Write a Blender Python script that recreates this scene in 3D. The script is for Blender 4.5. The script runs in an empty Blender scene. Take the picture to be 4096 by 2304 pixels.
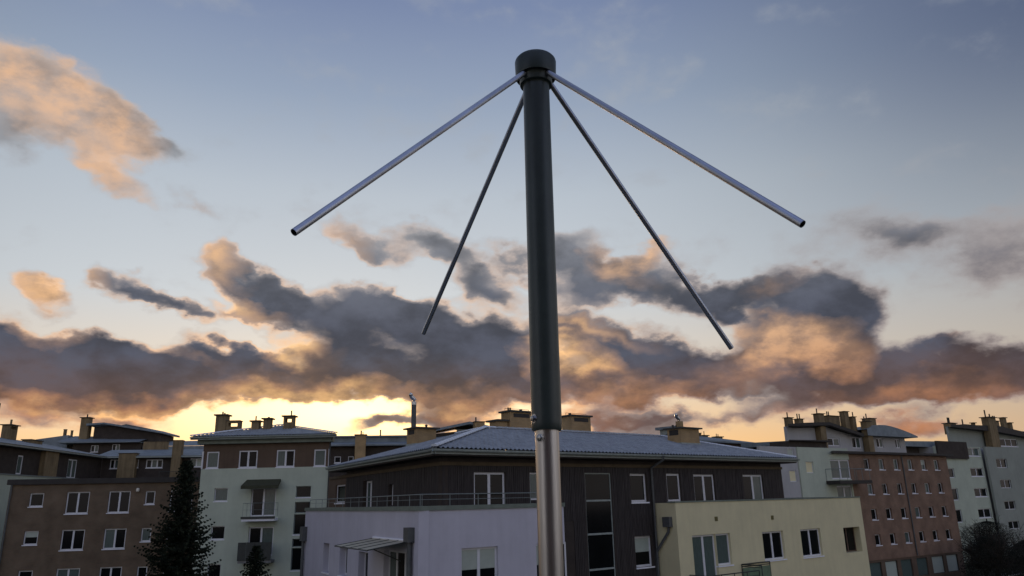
import bpy, math, random
from mathutils import Matrix, Vector
R = math.radians
C = bpy.context.scene.collection
scene = bpy.context.scene
random.seed(7)

# ------------------------------------------------------------------ camera
EYE = 8.6                                     # the photographer stands on a third floor terrace
cam_data = bpy.data.cameras.new('camera')
cam = bpy.data.objects.new('camera', cam_data)
C.objects.link(cam)
cam.matrix_world = Matrix.Translation((0, 0, EYE)) @ Matrix.Rotation(R(90 + 16.1), 4, 'X') @ Matrix.Rotation(R(-1.3), 4, 'Z')
cam_data.lens = 26.0
cam_data.sensor_width = 36.0
cam_data.clip_start = 0.05
cam_data.clip_end = 6000
scene.camera = cam

# ------------------------------------------------------------------ exposure
scene.view_settings.view_transform = 'Standard'
scene.view_settings.look = 'None'
scene.view_settings.exposure = 0.30
scene.view_settings.gamma = 1.0
scene.view_settings.use_curve_mapping = False

# ------------------------------------------------------------------ sky: clear dusk air with broken evening cloud
SUN_AZ, SUN_EL = -12.5, 4.0                   # degrees; azimuth from +Y towards +X
SKY_STRENGTH = 0.15
# cloud masses as ellipses on the sky: azimuth, elevation, half width, half height (degrees), turn, weight
CLOUD_BODIES = [
    (-36.7,27.4,3.9,2.3,-15,1.1), (-33.4,26.8,4.2,2.3,-25,1.1), (-36.9,24.8,3.3,2.2,0,0.9), (-30.6,25.5,3.6,1.7,-30,1.1), (-28.4,24.9,2.4,1.2,-15,0.8),
    (-26.5,24.8,2.5,0.8,-12,0.45), (-33.3,24.2,3.4,1.1,-25,0.5), (-30.2,22.2,3.2,1.0,-20,0.75), (-33.7,14.6,1.8,0.9,-12,1.05), (-30.9,15.4,1.2,0.7,0,0.5),
    (-28.5,15.1,3.1,1.1,-24,0.95), (-25.3,13.9,3.4,0.8,-20,0.75), (-22.6,13.5,1.9,0.7,0,0.4), (-33.4,13.3,1.4,0.6,0,0.35), (-22.2,17.3,1.7,1.4,-50,0.95),
    (-20.6,16.0,2.8,1.6,-50,0.95), (-18.5,14.7,3.5,1.8,-40,1.0), (-15.2,13.8,4.5,1.8,-20,1.0), (-21.5,14.1,2.2,0.6,-15,0.5), (-12.7,19.6,2.5,1.3,-20,0.75),
    (-10.5,18.6,2.5,0.9,-10,0.5), (-6.8,19.6,3.4,1.5,-5,0.95), (-3.4,17.5,3.5,1.5,-30,0.7), (-1.5,15.7,3.8,1.8,-20,0.7), (0.4,18.1,2.6,1.2,0,0.5),
    (-1.5,19.0,2.3,0.9,-20,0.4), (-13.8,16.1,1.8,0.7,0,0.3), (-11.3,14.7,3.7,1.5,0,0.8), (-9.1,14.1,4.7,2.1,-10,1.1), (-5.4,12.6,6.3,2.4,-15,1.2),
    (-1.0,11.3,5.6,2.4,0,1.1), (-12.1,12.2,4.2,1.8,0,0.6), (-34.0,10.1,5.7,1.9,-8,1.2), (-30.1,9.4,6.1,2.0,-8,1.25), (-25.4,9.1,6.1,1.9,-5,1.2),
    (-21.8,10.3,4.1,1.5,-10,1.0), (-19.5,9.4,4.7,1.7,-10,1.1), (-35.0,7.8,5.5,1.5,0,1.0), (-29.4,7.7,7.1,1.4,-2,0.9), (-22.6,8.0,6.4,1.4,0,0.8),
    (-32.6,6.0,5.7,0.8,0,0.5), (-27.3,6.1,2.7,0.5,-8,0.5), (-13.6,10.7,4.4,1.6,-5,1.0), (-12.0,9.1,6.8,1.8,-3,1.15), (-6.0,9.3,8.6,2.3,0,1.25),
    (-0.4,8.9,6.2,2.0,0,1.2), (-15.5,8.2,5.8,0.9,5,0.6), (-7.2,7.6,6.1,0.9,-5,0.5), (4.6,18.1,3.5,1.8,0,1.0), (6.8,16.6,3.8,1.7,-15,1.0),
    (10.0,16.7,4.0,1.7,-10,0.85), (11.3,18.0,1.9,0.9,10,0.7), (12.9,15.0,4.2,1.5,-20,0.8), (15.9,14.7,3.5,1.3,-10,0.7), (8.8,18.0,1.9,0.8,0,0.4),
    (4.8,14.9,2.8,1.1,0,0.5), (3.5,13.1,2.8,1.5,0,0.8), (6.5,11.7,4.3,1.9,-15,1.0), (9.6,11.0,5.2,2.1,-15,1.2), (13.6,9.2,5.0,1.8,-18,1.25),
    (6.4,8.8,7.3,1.7,0,1.1), (10.5,7.8,5.3,1.1,5,0.9), (17.9,13.9,3.7,1.6,-15,0.9), (21.6,14.4,3.6,1.7,-15,1.1), (23.9,13.0,3.4,2.5,-25,1.25),
    (25.3,11.4,1.8,2.2,-20,0.9), (21.0,11.3,4.1,2.0,0,0.9), (18.4,10.9,3.1,1.7,0,0.7), (22.6,9.4,4.2,2.0,0,0.9), (17.6,9.0,4.2,1.7,0,0.8),
    (27.1,8.4,4.4,2.0,-5,1.2), (24.5,7.6,5.1,1.6,0,1.0), (31.4,7.8,4.7,1.8,-5,1.2), (34.4,7.6,3.3,1.9,0,1.1), (30.5,9.8,1.6,0.7,-10,0.8),
    (22.4,7.2,5.7,1.3,0,0.8), (30.6,6.3,5.9,0.9,0,0.75), (19.7,9.7,3.3,1.4,0,0.7), (27.4,17.0,6.9,2.7,-5,0.48), (28.5,16.9,3.2,1.3,-5,0.25),
    (31.7,16.9,4.4,1.4,-10,0.36), (36.0,15.0,4.0,2.9,0,0.6), (32.8,13.6,5.4,1.8,-15,0.36), (25.8,18.7,2.9,1.0,20,0.22), (21.1,14.5,1.7,0.9,0,0.4),
    (8.0,5.9,4.5,1.0,0,0.95), (12.2,5.9,3.5,0.7,-5,0.5), (17.9,5.9,4.4,0.9,0,0.8), (10.9,5.1,3.5,0.4,0,0.5), (-4.4,6.1,3.9,1.2,3,1.0),
    (-5.3,6.3,2.1,0.9,0,0.4), (-10.1,5.4,3.2,0.8,8,0.8), (28.0,4.6,3.1,1.0,-3,0.9), (22.6,4.8,3.9,0.4,0,0.35), (0.4,5.7,1.8,0.6,0,0.5),
    (21.0,27.2,4.5,1.7,-5,0.2), (21.8,28.5,2.7,0.9,0,0.12), (-24.1,21.7,2.0,0.6,-10,0.33), (1.7,26.0,6.7,1.8,-20,0.12), (11.1,31.2,8.7,1.7,-10,0.1),
]
CLOUD_WARMTH = [
    (-36.7,27.4,5.0,3.1,-15,1.0), (-33.1,26.3,5.4,3.3,-25,1.0), (-30.1,25.1,3.9,1.8,-30,0.9), (-30.2,22.2,4.1,1.3,-20,1.0), (-33.7,14.7,2.5,1.3,-10,1.5),
    (-30.9,15.5,1.4,0.9,0,1.0), (-22.5,17.7,1.7,1.6,-30,1.3), (-21.0,14.5,3.6,1.0,-20,1.2), (-16.5,11.1,1.7,1.2,20,0.9), (-13.0,19.6,2.5,1.3,-20,0.7),
    (-17.3,10.5,1.7,0.7,0,0.6), (-21.4,16.1,1.7,1.4,-50,0.4), (-34.3,11.7,3.9,0.9,-10,0.9), (-27.3,11.2,7.5,0.6,-12,0.5), (-21.9,11.6,3.5,0.6,-10,0.5),
    (-28.1,6.9,10.1,1.1,-3,0.75), (-19.4,7.6,9.4,1.1,3,0.95), (-32.7,6.7,5.7,1.1,0,0.7), (-12.0,7.8,11.8,1.0,-5,0.7), (-3.5,7.7,4.9,1.1,0,0.5),
    (-16.1,9.8,4.0,1.5,10,0.35), (11.3,18.1,2.2,1.1,10,1.3), (8.2,17.9,2.5,0.9,-10,0.8), (8.7,16.8,3.8,0.9,-15,0.5), (4.7,13.2,3.8,0.9,-15,0.9),
    (8.4,12.1,4.9,0.8,-18,0.5), (4.3,10.6,4.0,1.7,-10,1.7), (3.4,11.5,2.2,0.9,0,0.6), (7.3,9.7,3.4,0.9,-15,0.7), (5.7,7.8,7.3,1.1,0,0.7),
    (12.3,7.7,5.9,0.9,0,0.6), (5.6,6.2,4.8,1.2,0,0.6), (22.2,10.4,4.4,2.0,-10,1.25), (19.5,10.6,3.6,1.7,0,0.9), (23.7,9.3,2.9,1.4,0,0.7),
    (18.2,8.9,4.2,1.3,0,0.8), (18.8,14.3,2.3,1.0,0,0.4), (21.8,15.2,2.5,0.9,15,0.4), (17.4,12.3,2.3,0.9,0,0.7), (29.6,7.0,4.6,1.2,0,0.8),
    (32.9,6.1,3.4,0.9,0,0.6), (25.4,6.8,4.0,0.8,0,0.4), (28.0,4.6,3.5,1.0,-3,1.2), (20.0,5.6,6.4,1.1,0,0.5), (31.0,9.9,1.4,0.5,0,0.3),
    (-3.5,6.5,4.9,0.9,0,0.7),
]


def build_world():
    w = bpy.data.worlds.new('World')
    scene.world = w
    w.use_nodes = True
    nt = w.node_tree
    nt.nodes.clear()
    N, L = nt.nodes, nt.links

    def node(t, **kw):
        n = N.new(t)
        for k, v in kw.items():
            setattr(n, k, v)
        return n

    def put(sock, v):
        if isinstance(v, bpy.types.NodeSocket):
            L.new(v, sock)
        elif v is not None:
            sock.default_value = v

    def m(op, a, b=None, c=None, clamp=False):
        n = node('ShaderNodeMath', operation=op, use_clamp=clamp)
        put(n.inputs[0], a); put(n.inputs[1], b); put(n.inputs[2], c)
        return n.outputs[0]

    def vm(op, a, b=None, s=None):
        n = node('ShaderNodeVectorMath', operation=op)
        put(n.inputs[0], a)
        if b is not None: put(n.inputs[1], b)
        if s is not None: put(n.inputs['Scale'], s)
        return n.outputs[0]

    def remap(v, a, b, c, d, smooth=True):
        n = node('ShaderNodeMapRange', interpolation_type='SMOOTHSTEP' if smooth else 'LINEAR')
        put(n.inputs[0], v)
        for i, q in enumerate((a, b, c, d)):
            put(n.inputs[1 + i], q)
        return n.outputs[0]

    def mixc(f, a, b, blend='MIX'):
        n = node('ShaderNodeMix', data_type='RGBA', blend_type=blend, clamp_factor=True)
        put(n.inputs[0], f); put(n.inputs[6], a); put(n.inputs[7], b)
        return n.outputs[2]

    def rgb(r, g, b): return (r, g, b, 1)

    def noise(vec, scale, detail, rough=0.55):
        n = node('ShaderNodeTexNoise', noise_dimensions='3D')
        put(n.inputs['Vector'], vec)
        n.inputs['Scale'].default_value = scale
        n.inputs['Detail'].default_value = detail
        n.inputs['Roughness'].default_value = rough
        return n

    tc = node('ShaderNodeTexCoord')
    d = tc.outputs['Generated']
    sep = node('ShaderNodeSeparateXYZ'); L.new(d, sep.inputs[0])
    x, y, z = sep.outputs
    az = m('MULTIPLY', m('ARCTAN2', x, y), 180 / math.pi)
    el = m('MULTIPLY', m('ARCSINE', z), 180 / math.pi)
    stretched = vm('MULTIPLY', d, (1.0, 1.0, 1.7))
    n1 = noise(stretched, 9.0, 3.0)
    n2 = noise(stretched, 30.0, 4.0)
    n3 = noise(stretched, 16.0, 7.0, 0.62)
    warp = vm('ADD', vm('SCALE', vm('SUBTRACT', n1.outputs['Color'], (.5, .5, .5)), s=WARP_BIG),
              vm('SCALE', vm('SUBTRACT', n2.outputs['Color'], (.5, .5, .5)), s=WARP_SMALL))
    comb = node('ShaderNodeCombineXYZ'); L.new(az, comb.inputs[0]); L.new(el, comb.inputs[1])
    flat = comb.outputs[0]
    pos = vm('MULTIPLY', vm('ADD', flat, warp), (1, 1, 0))

    def blobs(table, p):
        total = None
        for a, e, ra, re, rot, wt in table:
            mp = node('ShaderNodeMapping', vector_type='TEXTURE')
            L.new(p, mp.inputs['Vector'])
            mp.inputs['Location'].default_value = (a, e, 0)
            mp.inputs['Rotation'].default_value = (0, 0, R(rot))
            mp.inputs['Scale'].default_value = (ra * BLOB_GROW, re * BLOB_GROW, 1)
            g = node('ShaderNodeTexGradient', gradient_type='SPHERICAL')
            L.new(mp.outputs[0], g.inputs[0])
            total = m('MULTIPLY_ADD', g.outputs['Fac'], wt, total if total is not None else 0.0)
        return total

    body = blobs(CLOUD_BODIES, pos)
    # the same kind of broken cloud goes on round the rest of the horizon
    side = remap(m('ABSOLUTE', az), 44, 60, 0, 1)
    band = m('MULTIPLY', remap(el, 1, 5, 0, 1), remap(el, 12, 26, 1, 0))
    rest = m('MULTIPLY', m('MULTIPLY', side, band), remap(n1.outputs['Fac'], .42, .62, 0, 1.0))
    body = m('ADD', body, rest)
    frac = m('SUBTRACT', n3.outputs['Fac'], 0.5)
    veil = m('MULTIPLY', remap(n1.outputs['Fac'], .44, .72, 0, .20), remap(el, 10, 18, 0, 1))
    thick = m('ADD', m('ADD', body, veil), m('MULTIPLY', frac, FRAY))
    dens = remap(thick, *EDGE, 0, 1)
    deep = remap(m('ADD', body, m('MULTIPLY', frac, 1.0)), *DEEP, 0, 1)

    # sunlight through and under the cloud
    warmth = blobs(CLOUD_WARMTH, pos)
    da = m('SUBTRACT', az, SUN_AZ)
    de = m('SUBTRACT', el, SUN_EL + 2.5)
    dist = m('SQRT', m('ADD', m('MULTIPLY', da, da), m('MULTIPLY', m('MULTIPLY', de, de), 4.0)))
    near = remap(dist, 0, 42, 1, 0)
    vnear = remap(dist, 0, 15, 1, 0)
    rim = m('MULTIPLY', remap(thick, .16, .32, 0, 1), remap(thick, .36, .62, 1, 0))
    rim = m('MULTIPLY', rim, m('MULTIPLY', near, RIM))
    puff = remap(m('ADD', m('MULTIPLY', n2.outputs['Fac'], .6), m('MULTIPLY', n3.outputs['Fac'], .4)), .36, .64, .40, 1.15)
    lit = m('MULTIPLY', m('SUBTRACT', warmth, 0.12), WARM_GAIN, clamp=True)
    lit = m('MULTIPLY', lit, m('SUBTRACT', 1.0, m('MULTIPLY', deep, 0.38)))
    w_all = m('MULTIPLY', m('ADD', lit, rim), puff, clamp=True)
    height = remap(el, 11, 27, 0, 1)
    belly = mixc(remap(m('ADD', el, m('MULTIPLY', frac, 5.0)), 6.5, 11.5, 0, 1), rgb(*CLOUD_LOW), rgb(*CLOUD_MID))
    thick_col = mixc(height, belly, rgb(*CLOUD_HIGH))
    thick_col = vm('SCALE', thick_col, s=remap(m('ADD', n1.outputs['Fac'], m('MULTIPLY', frac, .9)), .28, .74, .74, 1.42))
    thin_col = mixc(height, rgb(.30, .255, .245), rgb(.31, .33, .36))
    grey = mixc(deep, thin_col, thick_col)
    orange = mixc(remap(el, 5, 13, 0, 1), rgb(*WARM_LOW), rgb(*WARM_HIGH))
    orange = mixc(m('MULTIPLY', vnear, m('SUBTRACT', 1.0, m('MULTIPLY', deep, .85))), orange, rgb(1.2, .70, .25))
    orange = mixc(m('MULTIPLY', remap(warmth, .55, 1.25, 0, .85), near), orange, rgb(.98, .57, .22))
    col = mixc(w_all, grey, orange)

    sky = node('ShaderNodeTexSky', sky_type='NISHITA', sun_disc=False)
    sky.sun_elevation = R(SUN_EL)
    sky.sun_rotation = R(SUN_AZ)
    sky.air_density, sky.dust_density, sky.ozone_density = AIR
    ramp = node('ShaderNodeValToRGB')
    L.new(m('DIVIDE', el, 90.0), ramp.inputs[0])
    e = ramp.color_ramp.elements
    while len(e) < len(DUSK): e.new(.5)
    for q, (deg, c) in zip(e, DUSK): q.position, q.color = deg / 90, (*c, 1)
    off = m('ABSOLUTE', da)
    side_dim = m('SUBTRACT', m('SUBTRACT', 1.0, m('MULTIPLY', remap(off, 14, 62, 0, .62), remap(el, 5, 32, .55, 1))), m('MULTIPLY', remap(off, 75, 130, 0, 1), -EAST))
    lowcool = mixc(m('MULTIPLY', remap(off, 25, 80, 0, .85), remap(el, 0, 22, 1, 0)), ramp.outputs[0], rgb(.46, .47, .52))
    lowcool = mixc(m('MULTIPLY', remap(off, 30, 58, 0, 1), remap(el, 14, 32, 0, .75)), lowcool, rgb(.17, .20, .36))
    dusk = vm('SCALE', lowcool, s=side_dim)
    glow = m('POWER', remap(m('SQRT', m('ADD', m('MULTIPLY', da, da), m('MULTIPLY', m('MULTIPLY', de, de), 14.0))), 0, 21, 1, 0, False), 1.5)
    dusk = vm('ADD', dusk, vm('SCALE', (1.0, .67, .27), s=m('MULTIPLY', glow, GLOW)))
    bg1 = node('ShaderNodeBackground'); L.new(sky.outputs[0], bg1.inputs[0]); bg1.inputs[1].default_value = SKY_STRENGTH
    bg3 = node('ShaderNodeBackground'); L.new(dusk, bg3.inputs[0])
    air = node('ShaderNodeMixShader'); air.inputs[0].default_value = DUSK_SHARE
    L.new(bg1.outputs[0], air.inputs[1]); L.new(bg3.outputs[0], air.inputs[2])
    bg2 = node('ShaderNodeBackground'); L.new(col, bg2.inputs[0]); bg2.inputs[1].default_value = 1.0
    mix = node('ShaderNodeMixShader')
    L.new(m('MULTIPLY', dens, 0.97), mix.inputs[0]); L.new(air.outputs[0], mix.inputs[1]); L.new(bg2.outputs[0], mix.inputs[2])
    out = node('ShaderNodeOutputWorld')
    L.new(mix.outputs[0], out.inputs[0])

WARP_BIG, WARP_SMALL, FRAY, BLOB_GROW = 4.6, 2.0, 0.66, 1.24
EDGE, DEEP = (.05, .62), (.24, 1.0)
WARM_GAIN, RIM = 0.90, 1.1
CLOUD_LOW, CLOUD_MID, CLOUD_HIGH = (.078, .050, .050), (.046, .052, .075), (.19, .195, .21)
WARM_LOW, WARM_HIGH = (.58, .23, .09), (.77, .45, .245)
AIR = (1.0, 0.6, 3.0)
# dusk air by elevation
DUSK = ((0, (.88, .46, .18)), (4, (.90, .50, .21)), (8, (.75, .57, .39)), (15, (.55, .56, .56)), (23, (.45, .485, .52)),
        (30, (.285, .335, .425)), (37, (.180, .220, .345)), (60, (.20, .235, .335)), (90, (.24, .27, .36)))
DUSK_SHARE, EAST, GLOW = .80, .90, 1.5
build_world()

sun_data = bpy.data.lights.new('sun', 'SUN')
sun_data.energy = 0.35
sun_data.angle = R(4)
sun_data.color = (1.0, .62, .35)
sun = bpy.data.objects.new('sun', sun_data)
C.objects.link(sun)
sun.rotation_euler = (R(90 - SUN_EL), 0, R(180 - SUN_AZ))
sun.location = (0, 0, 60)

# ------------------------------------------------------------------ materials
MATS = {}
def mat(name, col, rough=.8, spec=.3, metal=0., var=.18, scale=1.2, bump=0., bscale=40., grain=None, streak=0.):
    if name in MATS: return MATS[name]
    m = bpy.data.materials.new(name); MATS[name] = m
    m.use_nodes = True
    nt = m.node_tree; N, L = nt.nodes, nt.links
    b = N['Principled BSDF']
    b.inputs['Roughness'].default_value = rough
    b.inputs['Specular IOR Level'].default_value = spec
    b.inputs['Metallic'].default_value = metal
    tc = N.new('ShaderNodeTexCoord')
    mp = N.new('ShaderNodeMapping'); L.new(tc.outputs['Object'], mp.inputs[0])
    if grain: mp.inputs['Scale'].default_value = grain
    n = N.new('ShaderNodeTexNoise'); L.new(mp.outputs[0], n.inputs['Vector'])
    n.inputs['Scale'].default_value = scale; n.inputs['Detail'].default_value = 6; n.inputs['Roughness'].default_value = .62
    r = N.new('ShaderNodeMapRange'); L.new(n.outputs['Fac'], r.inputs[0])
    r.inputs[1].default_value = .3; r.inputs[2].default_value = .7
    r.inputs[3].default_value = 1 - var; r.inputs[4].default_value = 1 + var
    v = N.new('ShaderNodeVectorMath'); v.operation = 'SCALE'; v.inputs[0].default_value = col
    L.new(r.outputs[0], v.inputs['Scale'])
    last = v.outputs[0]
    if streak:                                 # rain and dirt streaks, long in z
        m2 = N.new('ShaderNodeMapping'); L.new(tc.outputs['Object'], m2.inputs[0]); m2.inputs['Scale'].default_value = (2.2, 2.2, .18)
        s = N.new('ShaderNodeTexNoise'); L.new(m2.outputs[0], s.inputs['Vector']); s.inputs['Scale'].default_value = 1.6; s.inputs['Detail'].default_value = 5
        q = N.new('ShaderNodeMapRange'); L.new(s.outputs['Fac'], q.inputs[0]); q.inputs[1].default_value = .42; q.inputs[2].default_value = .72
        q.inputs[3].default_value = 1; q.inputs[4].default_value = 1 - streak
        v2 = N.new('ShaderNodeVectorMath'); v2.operation = 'SCALE'; L.new(last, v2.inputs[0]); L.new(q.outputs[0], v2.inputs['Scale']); last = v2.outputs[0]
    L.new(last, b.inputs['Base Color'])
    if bump:
        n2 = N.new('ShaderNodeTexNoise'); L.new(tc.outputs['Object'], n2.inputs['Vector'])
        n2.inputs['Scale'].default_value = bscale; n2.inputs['Detail'].default_value = 4
        bp = N.new('ShaderNodeBump'); bp.inputs['Strength'].default_value = bump; bp.inputs['Distance'].default_value = .02
        L.new(n2.outputs['Fac'], bp.inputs['Height']); L.new(bp.outputs[0], b.inputs['Normal'])
    return m

def brick_mat(name, c1, c2, mortar, bw=.25, bh=.077):
    m = bpy.data.materials.new(name); MATS[name] = m
    m.use_nodes = True
    nt = m.node_tree; N, L = nt.nodes, nt.links
    b = N['Principled BSDF']; b.inputs['Roughness'].default_value = .9; b.inputs['Specular IOR Level'].default_value = .2
    tc = N.new('ShaderNodeTexCoord')
    sp = N.new('ShaderNodeSeparateXYZ'); L.new(tc.outputs['Object'], sp.inputs[0])
    ad = N.new('ShaderNodeMath'); L.new(sp.outputs[0], ad.inputs[0]); L.new(sp.outputs[1], ad.inputs[1])
    cb = N.new('ShaderNodeCombineXYZ'); L.new(ad.outputs[0], cb.inputs[0]); L.new(sp.outputs[2], cb.inputs[1])
    t = N.new('ShaderNodeTexBrick'); L.new(cb.outputs[0], t.inputs['Vector'])
    t.inputs['Color1'].default_value = (*c1, 1); t.inputs['Color2'].default_value = (*c2, 1); t.inputs['Mortar'].default_value = (*mortar, 1)
    t.inputs['Scale'].default_value = 1; t.inputs['Brick Width'].default_value = bw; t.inputs['Row Height'].default_value = bh
    t.inputs['Mortar Size'].default_value = .009; t.inputs['Mortar Smooth'].default_value = .2; t.inputs['Bias'].default_value = 0
    n = N.new('ShaderNodeTexNoise'); L.new(tc.outputs['Object'], n.inputs['Vector']); n.inputs['Scale'].default_value = .9; n.inputs['Detail'].default_value = 5
    r = N.new('ShaderNodeMapRange'); L.new(n.outputs['Fac'], r.inputs[0]); r.inputs[1].default_value = .3; r.inputs[2].default_value = .7
    r.inputs[3].default_value = .75; r.inputs[4].default_value = 1.2
    v = N.new('ShaderNodeVectorMath'); v.operation = 'SCALE'; L.new(t.outputs['Color'], v.inputs[0]); L.new(r.outputs[0], v.inputs['Scale'])
    L.new(v.outputs[0], b.inputs['Base Color'])
    bp = N.new('ShaderNodeBump'); bp.inputs['Strength'].default_value = .5; bp.inputs['Distance'].default_value = .01; bp.invert = True
    L.new(t.outputs['Fac'], bp.inputs['Height']); L.new(bp.outputs[0], b.inputs['Normal'])
    return m

LILAC = mat('lilac_render', (.53, .52, .585), var=.07, scale=.7, bump=.25, bscale=60, streak=.05)
YELLOW = mat('pale_yellow_render', (.68, .62, .395), var=.07, scale=.7, bump=.25, bscale=60, streak=.05)
GREEN = mat('grey_green_render', (.47, .52, .42), var=.09, scale=.6, bump=.2, bscale=50, streak=.05)
GREY = mat('grey_render', (.30, .325, .285), var=.09, scale=.5, bump=.2, bscale=50, streak=.06)
PALE = mat('pale_grey_render', (.42, .42, .42), var=.08, scale=.5, bump=.2, bscale=50, streak=.05)
BROWN = mat('brown_render', (.12, .083, .058), var=.14, scale=.8, bump=.2, bscale=50, streak=.12)
DARKWALL = mat('dark_brown_boarding', (.050, .040, .034), var=.25, scale=1.5)
SOFFIT = mat('dark_stained_soffit', (.030, .024, .020), var=.3, scale=2, grain=(1, 8, 1))
TRIM = mat('brown_trim', (.10, .075, .045), var=.2, scale=2)
WOOD = mat('black_brown_wood', (.042, .036, .035), rough=.7, var=.45, scale=2.2, grain=(6, 6, .5))
BRICK = brick_mat('brown_brick', (.145, .107, .073), (.170, .117, .078), (.14, .12, .09))
RED = brick_mat('red_brick', (.225, .142, .098), (.255, .158, .108), (.20, .15, .115))
OCHRE = brick_mat('ochre_brick', (.37, .255, .13), (.42, .285, .145), (.31, .24, .145))
OCHRE_R = mat('ochre_render', (.225, .168, .092), var=.2, scale=1, streak=.35)
ROOF = mat('frosted_roof_sheet', (.29, .315, .34), rough=.55, spec=.4, var=.28, scale=2.5)
ROOF_FAR = mat('grey_roof_sheet', (.20, .235, .255), rough=.65, var=.25, scale=1.2)
RIDGE = mat('frosty_ridge_tile', (.62, .66, .70), rough=.6, var=.2, scale=5)
GUTTER = mat('grey_green_gutter', (.30, .34, .32), rough=.5, var=.15, scale=3)
COPING = mat('dull_coping_sheet', (.17, .20, .165), rough=.6, var=.2, scale=2)
DARKCAP = mat('dark_coping_sheet', (.035, .032, .03), rough=.6, var=.2, scale=2)
CAP = mat('chimney_cap_slab', (.06, .058, .05), rough=.8, var=.25, scale=3)
WHITE = mat('white_window_frame', (.66, .67, .70), rough=.45, spec=.4, var=.05, scale=3)
SILL = mat('frosted_white_sill', (.80, .81, .85), rough=.7, var=.06, scale=8)
PANE = mat('dark_window_glass', (.005, .006, .007), rough=.09, spec=.17, var=.3, scale=.8)
PANE_G = mat('curtained_window_glass', (.085, .115, .105), rough=.12, spec=.35, var=.25, scale=4, grain=(6, 6, .6))
BLIND = mat('pale_blind', (.38, .43, .38), rough=.3, spec=.4, var=.06, scale=3)
BLIND_Y = mat('yellowish_blind', (.72, .66, .42), rough=.35, spec=.3, var=.05, scale=3)
STEEL = mat('galvanised_steel', (.50, .51, .52), rough=.35, metal=.9, var=.12, scale=6)
RAIL = mat('grey_painted_rail', (.20, .23, .22), rough=.5, var=.12, scale=4)
DARKRAIL = mat('dark_painted_rail', (.05, .055, .05), rough=.5, var=.2, scale=4)
PIPE = mat('grey_downpipe', (.095, .10, .10), rough=.5, var=.2, scale=3)
CANOPY = mat('translucent_canopy_sheet', (.40, .37, .26), rough=.4, var=.15, scale=3)
GREENGLASS = mat('green_tinted_glass', (.16, .22, .14), rough=.15, spec=.5, var=.2, scale=2)
ASPHALT = mat('asphalt', (.05, .05, .052), rough=.9, var=.25, scale=.6, bump=.3)
GRASS = mat('winter_grass', (.045, .055, .028), rough=.95, var=.5, scale=.35, bump=.5, bscale=12)
CONCRETE = mat('concrete_paving', (.22, .22, .21), rough=.9, var=.2, scale=1)
NEEDLE = mat('spruce_needles', (.022, .030, .020), rough=.9, spec=.1, var=.45, scale=1.5)
NEEDLE2 = mat('spruce_needles_lighter', (.040, .048, .030), rough=.9, spec=.1, var=.45, scale=1.5)
LEAF = mat('dark_leaves', (.020, .021, .016), rough=.9, spec=.1, var=.5, scale=1.2)
LEAF2 = mat('dull_leaves', (.034, .034, .026), rough=.9, spec=.1, var=.5, scale=1.2)
BARK = mat('bark', (.045, .036, .028), rough=.95, var=.35, scale=4)
AWNING = mat('olive_awning_cloth', (.055, .058, .035), rough=.9, var=.15, scale=4)
LAMPW = mat('white_lamp_glass', (.75, .72, .62), rough=.3, var=.03)
VENT = mat('vent_grille', (.17, .15, .06), rough=.7, var=.3, scale=30)
CHROME = mat('polished_cowl', (.62, .66, .72), rough=.16, metal=1., var=.05)

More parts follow.
